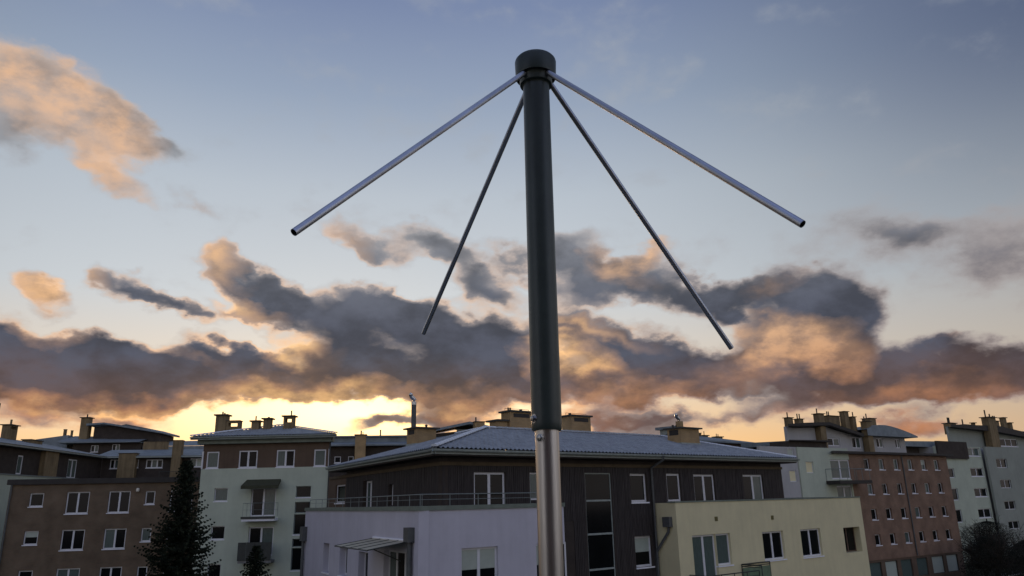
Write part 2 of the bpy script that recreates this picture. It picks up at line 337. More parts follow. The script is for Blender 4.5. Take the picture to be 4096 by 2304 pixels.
# ------------------------------------------------------------------ mesh building
class MB:
    def __init__(s): s.v, s.f, s.mi, s.k = [], [], [], 0
    def add(s, vs, fs):
        b = len(s.v); s.v += [tuple(p) for p in vs]
        for f in fs: s.f.append(tuple(b + i for i in f)); s.mi.append(s.k)
        return s
    def quad(s, *p): return s.add(p, [tuple(range(len(p)))])
    def box(s, x0, x1, y0, y1, z0, z1):
        vs = [(x, y, z) for z in (z0, z1) for y in (y0, y1) for x in (x0, x1)]
        return s.add(vs, [(0, 2, 3, 1), (4, 5, 7, 6), (0, 1, 5, 4), (2, 6, 7, 3), (0, 4, 6, 2), (1, 3, 7, 5)])
    def prism(s, poly, z0, z1):
        n = len(poly)
        zz0 = z0 if hasattr(z0, '__len__') else [z0] * n
        zz1 = z1 if hasattr(z1, '__len__') else [z1] * n
        vs = [(p[0], p[1], zz0[i]) for i, p in enumerate(poly)] + [(p[0], p[1], zz1[i]) for i, p in enumerate(poly)]
        fs = [tuple(range(n))[::-1], tuple(range(n, 2 * n))] + [(i, (i + 1) % n, n + (i + 1) % n, n + i) for i in range(n)]
        return s.add(vs, fs)
    def tube(s, pts, r, n=10, caps=True):
        pts = [Vector(p) for p in pts]; rs = r if hasattr(r, '__len__') else [r] * len(pts)
        rings = []
        for i, p in enumerate(pts):
            t = (pts[min(i + 1, len(pts) - 1)] - pts[max(i - 1, 0)]).normalized()
            a = t.cross(Vector((0, 0, 1)))
            if a.length < .05: a = t.cross(Vector((0, 1, 0)))
            a.normalize(); b = t.cross(a)
            rings.append([p + rs[i] * (math.cos(2 * math.pi * j / n) * a + math.sin(2 * math.pi * j / n) * b) for j in range(n)])
        vs = [q for g in rings for q in g]
        fs = [(i * n + j, i * n + (j + 1) % n, (i + 1) * n + (j + 1) % n, (i + 1) * n + j) for i in range(len(rings) - 1) for j in range(n)]
        s.add(vs, fs)
        if caps: s.add(rings[0], [tuple(range(n))[::-1]]).add(rings[-1], [tuple(range(n))])
        return s
    def lathe(s, prof, n=48, axis=None, org=(0, 0, 0)):
        """profile of (radius, height) turned round an axis"""
        u = Vector(axis or (0, 0, 1)).normalized(); o = Vector(org)
        a = Vector((1, 0, 0)) - u * u.x; a.normalize(); b = u.cross(a)
        ring = lambda r, h: [o + u * h + r * (math.cos(2 * math.pi * j / n) * a + math.sin(2 * math.pi * j / n) * b) for j in range(n)]
        prev, pd = None, None
        for (r0, h0), (r1, h1) in zip(prof[:-1], prof[1:]):
            d = Vector((r1 - r0, h1 - h0, 0)).normalized()
            if prev is None or d.dot(pd) < .8:         # sharp corner: its own ring of vertices, so that shading breaks there
                prev = len(s.v); s.v += [tuple(p) for p in ring(r0, h0)]
            nxt = len(s.v); s.v += [tuple(p) for p in ring(r1, h1)]
            for j in range(n):
                s.f.append((prev + j, prev + (j + 1) % n, nxt + (j + 1) % n, nxt + j)); s.mi.append(s.k)
            prev, pd = nxt, d
        return s
    def wall(s, u0, u1, z0, z1, holes, t=.3, y=0.):
        """upright slab with real openings and reveals"""
        us = sorted({u0, u1} | {min(max(h[i], u0), u1) for h in holes for i in (0, 1)})
        zs = sorted({z0, z1} | {min(max(h[i], z0), z1) for h in holes for i in (2, 3)})
        inh = lambda u, z: any(h[0] < u < h[1] and h[2] < z < h[3] for h in holes)
        nu, nz = len(us) - 1, len(zs) - 1
        sol = [[not inh((us[i] + us[i + 1]) / 2, (zs[j] + zs[j + 1]) / 2) for j in range(nz)] for i in range(nu)]
        ok = lambda i, j: 0 <= i < nu and 0 <= j < nz and sol[i][j]
        for i in range(nu):
            for j in range(nz):
                if not sol[i][j]: continue
                a, b, c, d = us[i], us[i + 1], zs[j], zs[j + 1]
                s.quad((a, y, c), (b, y, c), (b, y, d), (a, y, d))
                s.quad((a, y + t, c), (a, y + t, d), (b, y + t, d), (b, y + t, c))
                if not ok(i - 1, j): s.quad((a, y, c), (a, y, d), (a, y + t, d), (a, y + t, c))
                if not ok(i + 1, j): s.quad((b, y, c), (b, y + t, c), (b, y + t, d), (b, y, d))
                if not ok(i, j - 1): s.quad((a, y, c), (a, y + t, c), (b, y + t, c), (b, y, c))
                if not ok(i, j + 1): s.quad((a, y, d), (b, y, d), (b, y + t, d), (a, y + t, d))
        return s
    def mesh(s, name, mats, smooth=False):
        me = bpy.data.meshes.new(name); me.from_pydata(s.v, [], s.f)
        for q in (mats if isinstance(mats, (list, tuple)) else [mats]): me.materials.append(q)
        if any(s.mi): me.polygons.foreach_set('material_index', s.mi)
        if smooth: me.polygons.foreach_set('use_smooth', [True] * len(me.polygons))
        me.update()
        return me

def frame(x, y, ang, z=0.): return Matrix.Translation((x, y, z)) @ Matrix.Rotation(R(ang), 4, 'Z')

WORLD = {}
def place(name, me, parent=None, M=Matrix.Identity(4)):
    o = bpy.data.objects.new(name, me); C.objects.link(o)
    WORLD[o.name] = M.copy()
    if parent is not None:
        o.parent = parent
        o.matrix_basis = WORLD[parent.name].inverted() @ M
    else: o.matrix_basis = M
    return o
def thing(name, M, label, cat, group=None):
    o = place(name, None, None, M); o['label'] = label; o['category'] = cat
    if group: o['group'] = group
    o.empty_display_size = .3
    return o
def tag(o, label, cat, group=None):
    o['label'] = label; o['category'] = cat
    if group: o['group'] = group
    return o
def structure(name, me, M=Matrix.Identity(4)):
    o = place(name, me, None, M); o['kind'] = 'structure'; return o

CACHE = {}
def cached(key, fn):
    if key not in CACHE: CACHE[key] = fn()
    return CACHE[key]

def window(parent, F, u0, u1, z0, z1, lights=1, rec=.10, fw=.075, sill=True, panes=None, blind=0., bmat=None, split=None, fmat=None, part='window'):
    """white frame with one glass pane per light; rec = how far the frame sits behind the wall face"""
    w, h = u1 - u0, z1 - z0
    cuts = split or [i / lights for i in range(1, lights)]
    edges = [0.] + [c * w for c in cuts] + [w]
    key = (round(w, 3), round(h, 3), tuple(cuts), fw)
    def make():
        b = MB()
        b.box(0, w, 0, .07, h - fw, h); b.box(0, w, 0, .07, 0, fw)
        b.box(0, fw, .001, .069, fw, h - fw); b.box(w - fw, w, .001, .069, fw, h - fw)
        for c in cuts: b.box(c * w - fw * .75, c * w + fw * .75, -.004, .068, fw, h - fw)
        return b
    me = cached(('frame', key, (fmat or WHITE).name), lambda: make().mesh('window', fmat or WHITE))
    M = F @ Matrix.Translation((u0, rec, z0))
    o = place(part, me, parent, M)
    for i in range(len(edges) - 1):
        a = edges[i] + (fw if i == 0 else fw * .75); b = edges[i + 1] - (fw if i == len(edges) - 2 else fw * .75)
        pm = (panes[i] if panes else PANE)
        pme = cached(('pane', round(b - a, 3), round(h, 3), fw, pm.name), lambda: MB().box(0, b - a, 0, .02, 0, h - 2 * fw).mesh('pane', pm))
        place('pane', pme, o, M @ Matrix.Translation((a, .03, fw)))
        if blind and not (isinstance(blind, (list, tuple)) and not blind[i]):
            f = blind[i] if isinstance(blind, (list, tuple)) else blind
            bh = (h - 2 * fw) * f; bm = bmat or BLIND
            bme = cached(('blind', round(b - a, 3), round(bh, 3), bm.name), lambda: MB().box(0, b - a, 0, .006, 0, bh).mesh('blind', bm))
            place('blind', bme, o, M @ Matrix.Translation((a, .022, h - fw - bh)))
    if sill:
        sme = cached(('sill', round(w, 3), rec), lambda: MB().box(-.04, w + .04, -rec - .06, .0, -.075, -.004).mesh('sill', SILL))
        place('sill', sme, o, M)
    return o

def pipe_part(name, parent, F, pts, r, m, n=10): return place(name, MB().tube(pts, r, n).mesh(name, m, True), parent, F)

def box_part(name, parent, F, dims, m): return place(name, MB().box(*dims).mesh(name, m), parent, F)

def chimney(parent, F, u0, u1, y0, y1, z0, z1, m, cap=.10, over=.14, slot=False, pipes=(), capm=None):
    b = MB()
    if slot:                                   # open slot under the cap that shows the sky
        hs = min(.32, (z1 - z0) * .3); zs = z1 - .12
        b.box(u0, u1, y0, y1, z0, zs - hs); b.box(u0, u1, y0, y1, zs, z1)
        p = min(.16, (u1 - u0) * .18)
        b.box(u0, u0 + p, y0, y1, zs - hs, zs); b.box(u1 - p, u1, y0, y1, zs - hs, zs)
    else: b.box(u0, u1, y0, y1, z0, z1)
    o = place('chimney', b.mesh('chimney', m), parent, F)
    box_part('cap', o, F, (u0 - over, u1 + over, y0 - over, y1 + over, z1 + .001, z1 + cap), capm or CAP)
    for pu, ph, pr in pipes:
        place('flue_pipe', MB().tube([(pu, (y0 + y1) / 2, z1 + cap - .02), (pu, (y0 + y1) / 2, z1 + cap + ph)], pr, 10).mesh('flue_pipe', m if pr > .1 else CAP), o, F)
    return o

def roof_facet(F, length, hl, hr, dmax, z0, tanp, period=.25, step=.36, amp=.038):
    """sheet over one roof slope: x along the eave, y inwards; hl / hr = plan slope of the hips at either end (None = gable)"""
    def dm(u):
        d = dmax
        if hl: d = min(d, u * hl)
        if hr: d = min(d, (length - u) * hr)
        return max(d, 0.)
    b = MB(); n = 6; cols = int(round(length / period)) * n; prev = None
    ks = int(math.ceil(dmax / step))
    for i in range(cols + 1):
        u = length * i / cols; D = dm(u); h = amp * math.cos(2 * math.pi * i / n); col = []
        for k in range(ks):
            a, c = min(k * step, D), min((k + 1) * step, D)
            col += [(u, a, z0 + a * tanp + h + .02), (u, c, z0 + c * tanp + h)]
        base = len(b.v); b.v += col
        if prev is not None:
            for j in range(len(col) - 1):
                q = (prev + j, base + j, base + j + 1, prev + j + 1)
                if (Vector(b.v[q[0]]) - Vector(b.v[q[3]])).length + (Vector(b.v[q[1]]) - Vector(b.v[q[2]])).length > 1e-4:
                    b.f.append(q); b.mi.append(0)
        prev = base
    return b

def ridge_tiles(parent, F, p, q, r=.13, pitch=.42):
    p, q = Vector(p), Vector(q); L = (q - p).length; n = max(1, int(L / pitch)); d = (q - p) / n
    dl = d.length
    def make():
        b = MB(); m = 6
        for t, rr in ((0, r), (dl * 1.04, r * .86)):
            b.v += [(t, rr * math.cos(math.pi * j / m), rr * .75 * math.sin(math.pi * j / m)) for j in range(m + 1)]
        for j in range(m): b.f.append((j, j + 1, m + 2 + j, m + 1 + j)); b.mi.append(0)
        b.quad(*[b.v[j] for j in range(m + 1)])
        return b.mesh('ridge_tile', RIDGE)
    me = cached(('ridge', round(dl, 3), r), make)
    ang = math.atan2(d.y, d.x); el = math.atan2(d.z, math.hypot(d.x, d.y))
    for i in range(n):
        o = place('ridge_tile', me, parent, F @ Matrix.Translation(p + d * i) @ Matrix.Rotation(ang, 4, 'Z') @ Matrix.Rotation(-el, 4, 'Y'))

def railing(parent, F, pts, z, h, every=1.5, r=.022, rails=(1.,), m=None, name='railing'):
    """hand rail along pts (u, y) with posts; the posts are sub-parts"""
    m = m or RAIL
    top = MB().tube([(u, y, z + h) for u, y in pts], r, 8)
    o = place(name, top.mesh(name, m, True), parent, F)
    for f in rails:
        if f < 1.: place('rail', MB().tube([(u, y, z + h * f) for u, y in pts], r * .6, 6).mesh('rail', m, True), o, F)
    pm = cached(('post', round(h, 2), r, m.name), lambda: MB().tube([(0, 0, 0), (0, 0, h)], r * .8, 6).mesh('post', m, True))
    for (a, b) in zip(pts[:-1], pts[1:]):
        A, B = Vector(a), Vector(b); n = max(1, round((B - A).length / every))
        for i in range(n + 1):
            if i == n and b is not pts[-1]: continue
            p = A.lerp(B, i / n)
            place('post', pm, o, F @ Matrix.Translation((p.x, p.y, z)))
    return o

def cladding(spans, z0, z1, holes, pitch=.115):
    """narrow upright boards, cut round the openings"""
    b = MB(); rnd = random.Random(3)
    for u0, u1, za, zb in spans:
        n = int((u1 - u0) / pitch)
        for i in range(n):
            a = u0 + i * pitch; c = a + pitch - .022; mid = (a + c) / 2; pr = rnd.uniform(.016, .032)
            segs = [(za, zb)]
            for h in holes:
                if h[0] - .05 < mid < h[1] + .05:
                    nxt = []
                    for s, e in segs:
                        if h[3] <= s or h[2] >= e: nxt.append((s, e)); continue
                        if h[2] > s: nxt.append((s, h[2]))
                        if h[3] < e: nxt.append((h[3], e))
                    segs = nxt
            for s, e in segs:
                if e - s > .05: b.box(a, c, -pr, -.001, s + .002, e - .002)
    return b

# ------------------------------------------------------------------ ground
structure('ground', MB().quad((-900, -400, 0), (900, -400, 0), (900, 1500, 0), (-900, 1500, 0)).mesh('ground', GRASS))
structure('road', MB().quad((-70, 14, .006), (70, 14, .006), (70, 21, .006), (-70, 21, .006)).mesh('road', ASPHALT))
structure('pavement', MB().box(-70, 70, 21.2, 23.6, -.05, .12).mesh('pavement', CONCRETE))
FOOT = frame(52, 86, 33)
structure('courtyard', MB().box(-34, 4, -9, -.4, -.05, .05).mesh('courtyard', CONCRETE), FOOT)
# the terrace under the photographer's feet, below the frame
structure('terrace', MB().box(-2.2, 2.2, -3, 1.35, 0, 6.78).mesh('terrace', PALE))
structure('terrace_house_wall', MB().box(-3.4, 3.4, -13, -3.01, 0, 12.5).mesh('terrace_house_wall', BROWN))
structure('terrace_floor', MB().box(-2.3, 2.3, -3.1, 1.45, 6.78, 7.0).mesh('terrace_floor', CONCRETE))

# ------------------------------------------------------------------ apartment house with black boarding (middle of the view)
WX, WY = -3.35, 34.26
FW = frame(WX, WY, 37.5)                                   # boarded front wall
a119 = R(119)
LWL = 18.5
FL = frame(WX + LWL * math.cos(a119), WY + LWL * math.sin(a119), -61)     # boarded left wall, u runs towards the corner
FP = frame(-3.98, 31.25, 37.5)                             # lilac front
FQ = frame(-3.98 + 18.7 * math.cos(a119), 31.25 + 18.7 * math.sin(a119), -61)   # lilac left side
FY = frame(WX + 1.5 * math.sin(R(37.5)), WY - 1.5 * math.cos(R(37.5)), 37.5)    # yellow front
house = thing('apartment_house', FW, 'black boarded house over lilac and pale yellow storeys, behind the antenna mast', 'building')

# openings on the boarded front (u0, u1, z0, z1)
front = dict(door=(1.75, 3.55, 7.62, 9.95), side=(5.05, 6.35, 8.65, 9.95), stair=(8.69, 10.57, .3, 9.95), up=(12.02, 13.33, 8.42, 9.93),
             low=(12.08, 13.40, 5.10, 6.66), r1=(14.95, 16.1, 8.4, 9.94), r2=(17.3, 19.2, 7.62, 9.9), r3=(22.0, 24.05, 7.62, 9.9), l2=(12.1, 13.4, 1.9, 3.4))
H = list(front.values())
place('wall', MB().wall(.001, 26.2, 0, 10.7, H).mesh('wall', DARKWALL), house, FW)
o = place('boarding', cladding([(.03, 26.2, 7.6, 10.24), (7.8, 13.75, 0, 7.6)], 0, 0, H).mesh('boarding', WOOD), house, FW); o['kind'] = 'stuff'
lw = [(LWL - 11.3, LWL - 9.75, 7.62, 9.93), (LWL - 7.0, LWL - 6.25, 8.55, 9.6), (LWL - 17.05, LWL - 14.95, 8.75, 9.85)]
place('wall', MB().wall(3.72, LWL - .001, 0, 10.7, lw).mesh('wall', DARKWALL), house, FL)
o = place('boarding', cladding([(3.75, LWL - .03, 7.6, 10.24)], 0, 0, lw).mesh('boarding', WOOD), house, FL); o['kind'] = 'stuff'
place('brown_wall', MB().wall(-.3, 3.70, 0, 10.3, lw).mesh('brown_wall', BROWN), house, FL)
place('core_wall', MB().prism([(.7, .6), (25.8, .6), (25.8, 11.3), (14.3, 11.3), (15.0, 17.6), (3.2, 17.6)], 0, 10.6).mesh('core_wall', DARKWALL), house, FW)
place('wall', MB().box(25.9, 26.2, .31, 11.6, 0, 10.7).mesh('wall', DARKWALL), house, FW)

window(house, FW, *front['door'], lights=2, rec=.08, fw=.10, sill=False)
window(house, FW, *front['side'], lights=1, rec=.08, panes=[PANE_G], sill=False)
window(house, FW, *front['up'], rec=.14, fw=.11)
window(house, FW, *front['low'], rec=.14, fw=.11, blind=.52)
window(house, FW, *front['l2'], rec=.14, fw=.11)
window(house, FW, *front['r1'], rec=.08, fw=.11, sill=False)
window(house, FW, *front['r2'], lights=2, rec=.08, fw=.11, sill=False)
window(house, FW, *front['r3'], lights=2, rec=.08, fw=.11, sill=False, panes=[PANE, PANE_G])
w = window(house, FW, *front['stair'], rec=.05, fw=.06, sill=False, fmat=GUTTER, part='stair_window')
for z in (2.1, 3.6, 5.2, 6.9, 8.55): box_part('transom', w, FW, (8.76, 10.5, .03, .115, z - .045, z + .045), GUTTER)
window(house, FL, *lw[0], lights=2, rec=.2, fw=.12, sill=False, panes=[PANE_G, PANE])
window(house, FL, *lw[1], rec=.2, fw=.12, sill=False, panes=[PANE_G])
window(house, FL, *lw[2], lights=1, rec=.1, fw=.09)

# roof: two profiled slopes meeting in a hip over the corner
EX, EY, EZ, TP = -3.6, 33.06, 10.95, 1.66 / 6.16
FE = frame(EX, EY, 37.5)
FEL = frame(EX + 17.3 * math.cos(a119), EY + 17.3 * math.sin(a119), -61)
HK = math.tan(R(40.75))
place('roof', roof_facet(FE, 28.0, HK, 1.0, 6.16, EZ, TP).mesh('roof', ROOF), house, FE)
place('roof', roof_facet(FEL, 17.3, 1.0, HK, 6.16, EZ, TP).mesh('roof', ROOF), house, FEL)
back = MB()
back.quad((7.15, 6.16, EZ + 1.66), (21.84, 6.16, EZ + 1.66), (28, 12.3, EZ), (14.3, 12.3, EZ))
back.quad((28, 0, EZ), (28, 12.3, EZ), (21.84, 6.16, EZ + 1.66))
place('roof', back.mesh('roof', ROOF), house, FE)
back = MB()
back.quad((6.16, 6.16, EZ + 1.66), (10.15, 6.16, EZ + 1.66), (3.0, 12.3, EZ), (0, 12.3, EZ))
back.quad((0, 12.3, EZ), (0, 0, EZ), (6.16, 6.16, EZ + 1.66))
place('roof', back.mesh('roof', ROOF), house, FEL)
ridge_tiles(house, FE, (.05, .05 * HK, EZ + .06), (7.15, 6.16, EZ + 1.72), r=.15, pitch=.40)
ridge_tiles(house, FE, (7.15, 6.16, EZ + 1.70), (21.84, 6.16, EZ + 1.70), pitch=.45)
ridge_tiles(house, FE, (27.9, .1, EZ + .04), (21.84, 6.16, EZ + 1.70), pitch=.45)
ridge_tiles(house, FEL, (10.15, 6.16, EZ + 1.70), (6.16, 6.16, EZ + 1.70), pitch=.45)
place('soffit', MB().prism([(.1, .08), (27.9, .08), (27.9, 12), (14.5, 12), (14.5, 2.0), (2, 2.0)], 10.62, 10.70).mesh('soffit', SOFFIT), house, FE)
place('soffit', MB().prism([(.1, .08), (17.2, .08), (15.2, 2.0), (.1, 2.0)], 10.615, 10.695).mesh('soffit', SOFFIT), house, FEL)
def gutter(F, a, b, y, z, r=.085):
    m = MB(); n = 8
    for u in (a, b): m.v += [(u, y + r * math.cos(math.pi + math.pi * j / n), z + r * 1.3 * math.sin(math.pi + math.pi * j / n)) for j in range(n + 1)]
    for j in range(n): m.f.append((j, j + 1, n + 2 + j, n + 1 + j)); m.mi.append(0)
    m.box(a, b, y + r + .01, y + r + .04, z - .20, z + .03)          # fascia board behind it
    u = a + .4
    while u < b:
        m.box(u, u + .03, y - r - .012, y + r, z + .002, z + .012); u += .62   # brackets
    return m
place('gutter', gutter(FE, -.05, 28.05, -.03, EZ - .06).mesh('gutter', GUTTER, False), house, FE)
place('gutter', gutter(FEL, -.05, 17.33, -.03, EZ - .06).mesh('gutter', GUTTER, False), house, FEL)
box_part('trim_board', house, FW, (-.06, 26.25, -.07, -.002, 10.24, 10.40), TRIM)
box_part('trim_board', house, FL, (0, LWL + .06, -.07, -.002, 10.24, 10.40), TRIM)

# chimneys of the house
FC = frame(-6.07, 46.0, 37.5)
ch = chimney(house, FC, 0, 1.42, 0, 1.17, 11.3, 13.05, OCHRE, cap=.09, over=.18)
box_part('vent_slot', ch, FC, (-.012, .02, .25, 1.0, 12.72, 13.0), DARKCAP)
box_part('flashing', ch, FC, (-.05, 1.46, -.05, 1.2, 11.6, 12.16), GUTTER)
place('flue_pipe', MB().tube([(.12, .55, 13.1), (.12, .55, 14.55)], .155, 16).mesh('flue_pipe', PIPE, True), ch, FC)
place('flue_band', MB().tube([(.12, .55, 14.55), (.12, .55, 14.74)], .16, 16).mesh('flue_band', STEEL, True), ch, FC)
def cowl(parent, F, x, y, z, k=1.):
    place('cowl', MB().tube([(x, y, z), (x + .02, y, z + .1 * k), (x - .10 * k, y, z + .2 * k), (x - .24 * k, y, z + .3 * k), (x - .3 * k, y, z + .42 * k), (x - .27 * k, y - .06 * k, z + .5 * k)],
                            [.12 * k, .12 * k, .12 * k, .125 * k, .13 * k, .10 * k], 12).mesh('cowl', CHROME, True), parent, F)
cowl(ch, FC, .17, .55, 14.74)
place('vent_pipe', MB().tube([(1.0, .5, 13.1), (1.0, .5, 13.3)], .07, 10).tube([(1.0, .5, 13.3), (1.0, .5, 13.36)], [.11, .05], 10).mesh('vent_pipe', CAP, True), ch, FC)
FC2 = frame(10.65, 48.4, 37.5)
ch = chimney(house, FC2, 0, 1.82, 0, 1.13, 11.4, 12.9, OCHRE, cap=.09, over=.18)
box_part('vent_slot', ch, FC2, (-.012, .02, .2, .95, 12.5, 12.84), DARKCAP)
box_part('flashing', ch, FC2, (-.05, 1.86, -.05, 1.16, 11.5, 12.0), GUTTER)
box_part('flue_box', ch, FC2, (.42, .76, .38, .72, 12.98, 13.42), OCHRE)
cowl(ch, FC2, .6, .55, 13.42, .95)
for x in (-.2, .15):
    place('vent_pipe', MB().tube([(x + .3, .7, 12.98), (x + .3, .7, 13.12)], .06, 8).tube([(x + .3, .7, 13.12), (x + .3, .7, 13.18)], [.10, .05], 8).mesh('vent_pipe', CAP, True), ch, FC2)
FR = frame(-1.68 + .6 * -math.sin(R(37.5)), 42.3 + .6 * math.cos(R(37.5)), 37.5)
k = 1.012
ch = chimney(house, FR, 1.40, 2.1, .1, .95, 12.0, 13.14, OCHRE, over=.16)
ch = chimney(house, FR, 2.15, 3.84, -.1, .8, 12.0, 13.70, OCHRE, over=.12, pipes=((2.35, .2, .05), (2.5, .2, .05), (3.3, .15, .09)))
box_part('vent_slot', ch, FR, (2.4, 3.6, -.112, -.08, 13.4, 13.62), DARKCAP)
ch = chimney(house, FR, 6.95, 8.6, -.1, .8, 12.0, 13.68, OCHRE, slot=False, over=.12, pipes=((7.25, .15, .09),))
box_part('vent_slot', ch, FR, (7.2, 8.4, -.112, -.08, 13.36, 13.60), DARKCAP)
for a, b, z, y in ((6.9, 8.65, 13.92, .35), (2.1, 3.9, 13.94, .35)):
    place('cap_rail', MB().tube([(a, y, z), (b, y, z)], .012, 5).tube([(a, y, z - .2), (a, y, z)], .012, 5).tube([(b, y, z - .2), (b, y, z)], .012, 5).mesh('cap_rail', DARKRAIL), house, FR)
place('snow_guard', MB().tube([(7.4, 5.5, EZ + 5.5 * TP + .2), (21, 5.5, EZ + 5.5 * TP + .2)], .018, 6).mesh('snow_guard', RAIL), house, FE)

# lilac lower storeys
lf = [(2.06, 3.94, 4.55, 6.77), (6.05, 7.9, 4.55, 6.75)]
place('lilac_wall', MB().wall(.001, 7.75, 0, 8.32, lf).mesh('lilac_wall', LILAC), house, FP)
LS = lambda u: 18.7 - u
ll = [(LS(14.2), LS(12.95), 5.1, 6.61), (LS(11.0), LS(9.6), 5.15, 6.53), (LS(7.75), LS(6.3), 4.1, 6.45), (LS(4.1), LS(1.05), 4.1, 6.68)]
place('lilac_wall', MB().wall(0, 18.699, 0, 8.32, ll, t=.45).mesh('lilac_wall', LILAC), house, FQ)
place('lilac_wall', MB().box(7.45, 7.75, .301, 1.95, 0, 8.32).mesh('lilac_wall', LILAC), house, FP)
place('terrace_deck', MB().prism([(.4, .32), (7.4, .32), (7.4, 2.3), (2.3, 2.3), (2.2, 2.4)], 7.4, 7.6).mesh('terrace_deck', CONCRETE), house, FP)
place('terrace_deck', MB().box(.3, 18.3, .5, 2.6, 7.38, 7.58).mesh('terrace_deck', CONCRETE), house, FQ)
place('parapet_coping', MB().box(-.05, 7.80, -.06, .36, 8.321, 8.50).mesh('parapet_coping', COPING), house, FP)
place('parapet_coping', MB().box(-.05, 18.64, -.06, .50, 8.322, 8.502).mesh('parapet_coping', COPING), house, FQ)
railing(house, FP, [(.15, .15), (7.35, .15)], 8.5, .46, every=1.45, rails=(.55,))
railing(house, FQ, [(.2, .2), (18.55, .2)], 8.5, .46, every=1.45, rails=(.55,), r=.018)
window(house, FP, *lf[0], lights=2, rec=.12, fw=.09, sill=False, blind=.38)
window(house, FP, *lf[1], lights=2, rec=.12, fw=.09, sill=False, blind=[.4, 0])
window(house, FQ, *ll[0], rec=.32, fw=.09)
window(house, FQ, *ll[1], rec=.32, fw=.09)
window(house, FQ, *ll[2], rec=.32, fw=.10, sill=False, part='terrace_door')
window(house, FQ, *ll[3], lights=3, rec=.25, fw=.10, sill=False, panes=[PANE_G, PANE, PANE_G])
# glazed canopy over the terrace door
cu0, cu1 = LS(5.6), LS(1.0)
can = place('canopy', MB().tube([(cu0, -.02, 7.14), (cu1, -.02, 7.14)], .05, 8).mesh('canopy', SILL), house, FQ)
for i in range(4):
    a = cu0 + (cu1 - cu0) * i / 4 + .03; b = cu0 + (cu1 - cu0) * (i + 1) / 4 - .03
    place('canopy_sheet', MB().add([(a, -.05, 7.10), (b, -.05, 7.10), (b, -1.75, 6.86), (a, -1.75, 6.86), (a, -.05, 7.08), (b, -.05, 7.08), (b, -1.75, 6.84), (a, -1.75, 6.84)],
          [(0, 1, 2, 3), (7, 6, 5, 4), (0, 3, 7, 4), (1, 5, 6, 2), (3, 2, 6, 7), (0, 4, 5, 1)]).mesh('canopy_sheet', CANOPY), can, FQ)
for i in range(5):
    a = cu0 + (cu1 - cu0) * i / 4
    place('canopy_bar', MB().tube([(a, -.03, 7.10), (a, -1.8, 6.85)], .03, 6).mesh('canopy_bar', DARKRAIL), can, FQ)
place('canopy_bar', MB().tube([(cu0 - .05, -1.78, 6.84), (cu1 + .05, -1.78, 6.84)], .03, 6).mesh('canopy_bar', DARKRAIL), can, FQ)
place('canopy_bracket', MB().tube([(cu1 - .9, -.02, 6.3), (cu1 - .9, -1.3, 6.86)], .025, 6).mesh('canopy_bracket', DARKRAIL), can, FQ)
def downpipe(F, u, z0, z1, r=.07, hopper=None, y=-.14, m=None):
    o = pipe_part('downpipe', house, F, [(u, y, z0), (u, y, z1)], r, m or PIPE)
    if hopper: box_part('hopper', o, F, (u + hopper[0], u + hopper[1], y - .16, y + .135, z1 - .02, z1 + hopper[2]), m or PIPE)
    z = z0 + 1.2
    while z < z1 - .3:
        place('pipe_clip', MB().tube([(u, y, z), (u, y, z + .06)], r + .016, 8).mesh('pipe_clip', m or PIPE), o, F); z += 2.1
    return o
downpipe(FQ, LS(.62), .1, 7.12, r=.10, hopper=(-.30, .24, .55))
downpipe(FQ, LS(18.35), .1, 6.6, r=.09, hopper=(-.3, .3, .8))
dp = downpipe(FW, 13.62, .1, 10.1, r=.065, y=-.12, m=PIPE)
place('pipe_elbow', MB().tube([(13.62, -.12, 10.1), (13.62, -.14, 10.25), (13.68, -1.0, 10.62), (13.68, -1.05, 10.85)], .062, 10).mesh('pipe_elbow', PIPE, True), dp, FW)

# pale yellow wing
yf = [(14.94, 16.93, 4.0, 6.62), (16.95, 18.21, 4.95, 6.62), (21.24, 23.35, 4.95, 6.55), (25.19, 27.4, 4.9, 6.54), (30.16, 32.2, 4.88, 6.46)]
place('yellow_wall', MB().wall(13.79, 32.8, 0, 8.34, yf, t=.5).mesh('yellow_wall', YELLOW), house, FY)
place('yellow_wall', MB().box(13.79, 14.2, .501, 1.5, 0, 8.34).mesh('yellow_wall', YELLOW), house, FY)
place('yellow_wall', MB().box(32.3, 32.8, .501, 9.5, 0, 8.34).mesh('yellow_wall', YELLOW), house, FY)
place('terrace_deck', MB().box(14.25, 32.28, .51, 9.4, 7.3, 7.5).mesh('terrace_deck', CONCRETE), house, FY)
place('parapet_coping', MB().box(13.75, 32.84, -.04, .53, 8.341, 8.42).mesh('parapet_coping', COPING), house, FY)
place('parapet_coping', MB().box(32.28, 32.84, .535, 9.5, 8.343, 8.421).mesh('parapet_coping', COPING), house, FY)
window(house, FY, *yf[0], lights=2, rec=.14, fw=.10, sill=False, panes=[PANE_G, PANE_G], part='balcony_door')
window(house, FY, *yf[1], rec=.14, fw=.10, panes=[PANE_G])
window(house, FY, *yf[2], lights=2, rec=.14, fw=.10)
window(house, FY, *yf[3], lights=2, rec=.14, fw=.10)
window(house, FY, *yf[4], lights=2, rec=.42, fw=.09, sill=False, fmat=BROWN)
for u, z in ((17.12, 7.42), (22.42, 7.33)):
    g = place('vent_grille', MB().box(u - .13, u + .13, -.02, -.002, z - .12, z + .12).mesh('vent_grille', VENT), house, FY)
    for i in range(4): box_part('louvre', g, FY, (u - .11, u + .11, -.035, -.021, z - .09 + i * .05, z - .07 + i * .05), VENT)
FYR = FY @ Matrix.Translation((13.79, 1.5, 0)) @ Matrix.Rotation(R(-90), 4, 'Z')     # left return of the yellow wing, x towards the viewer
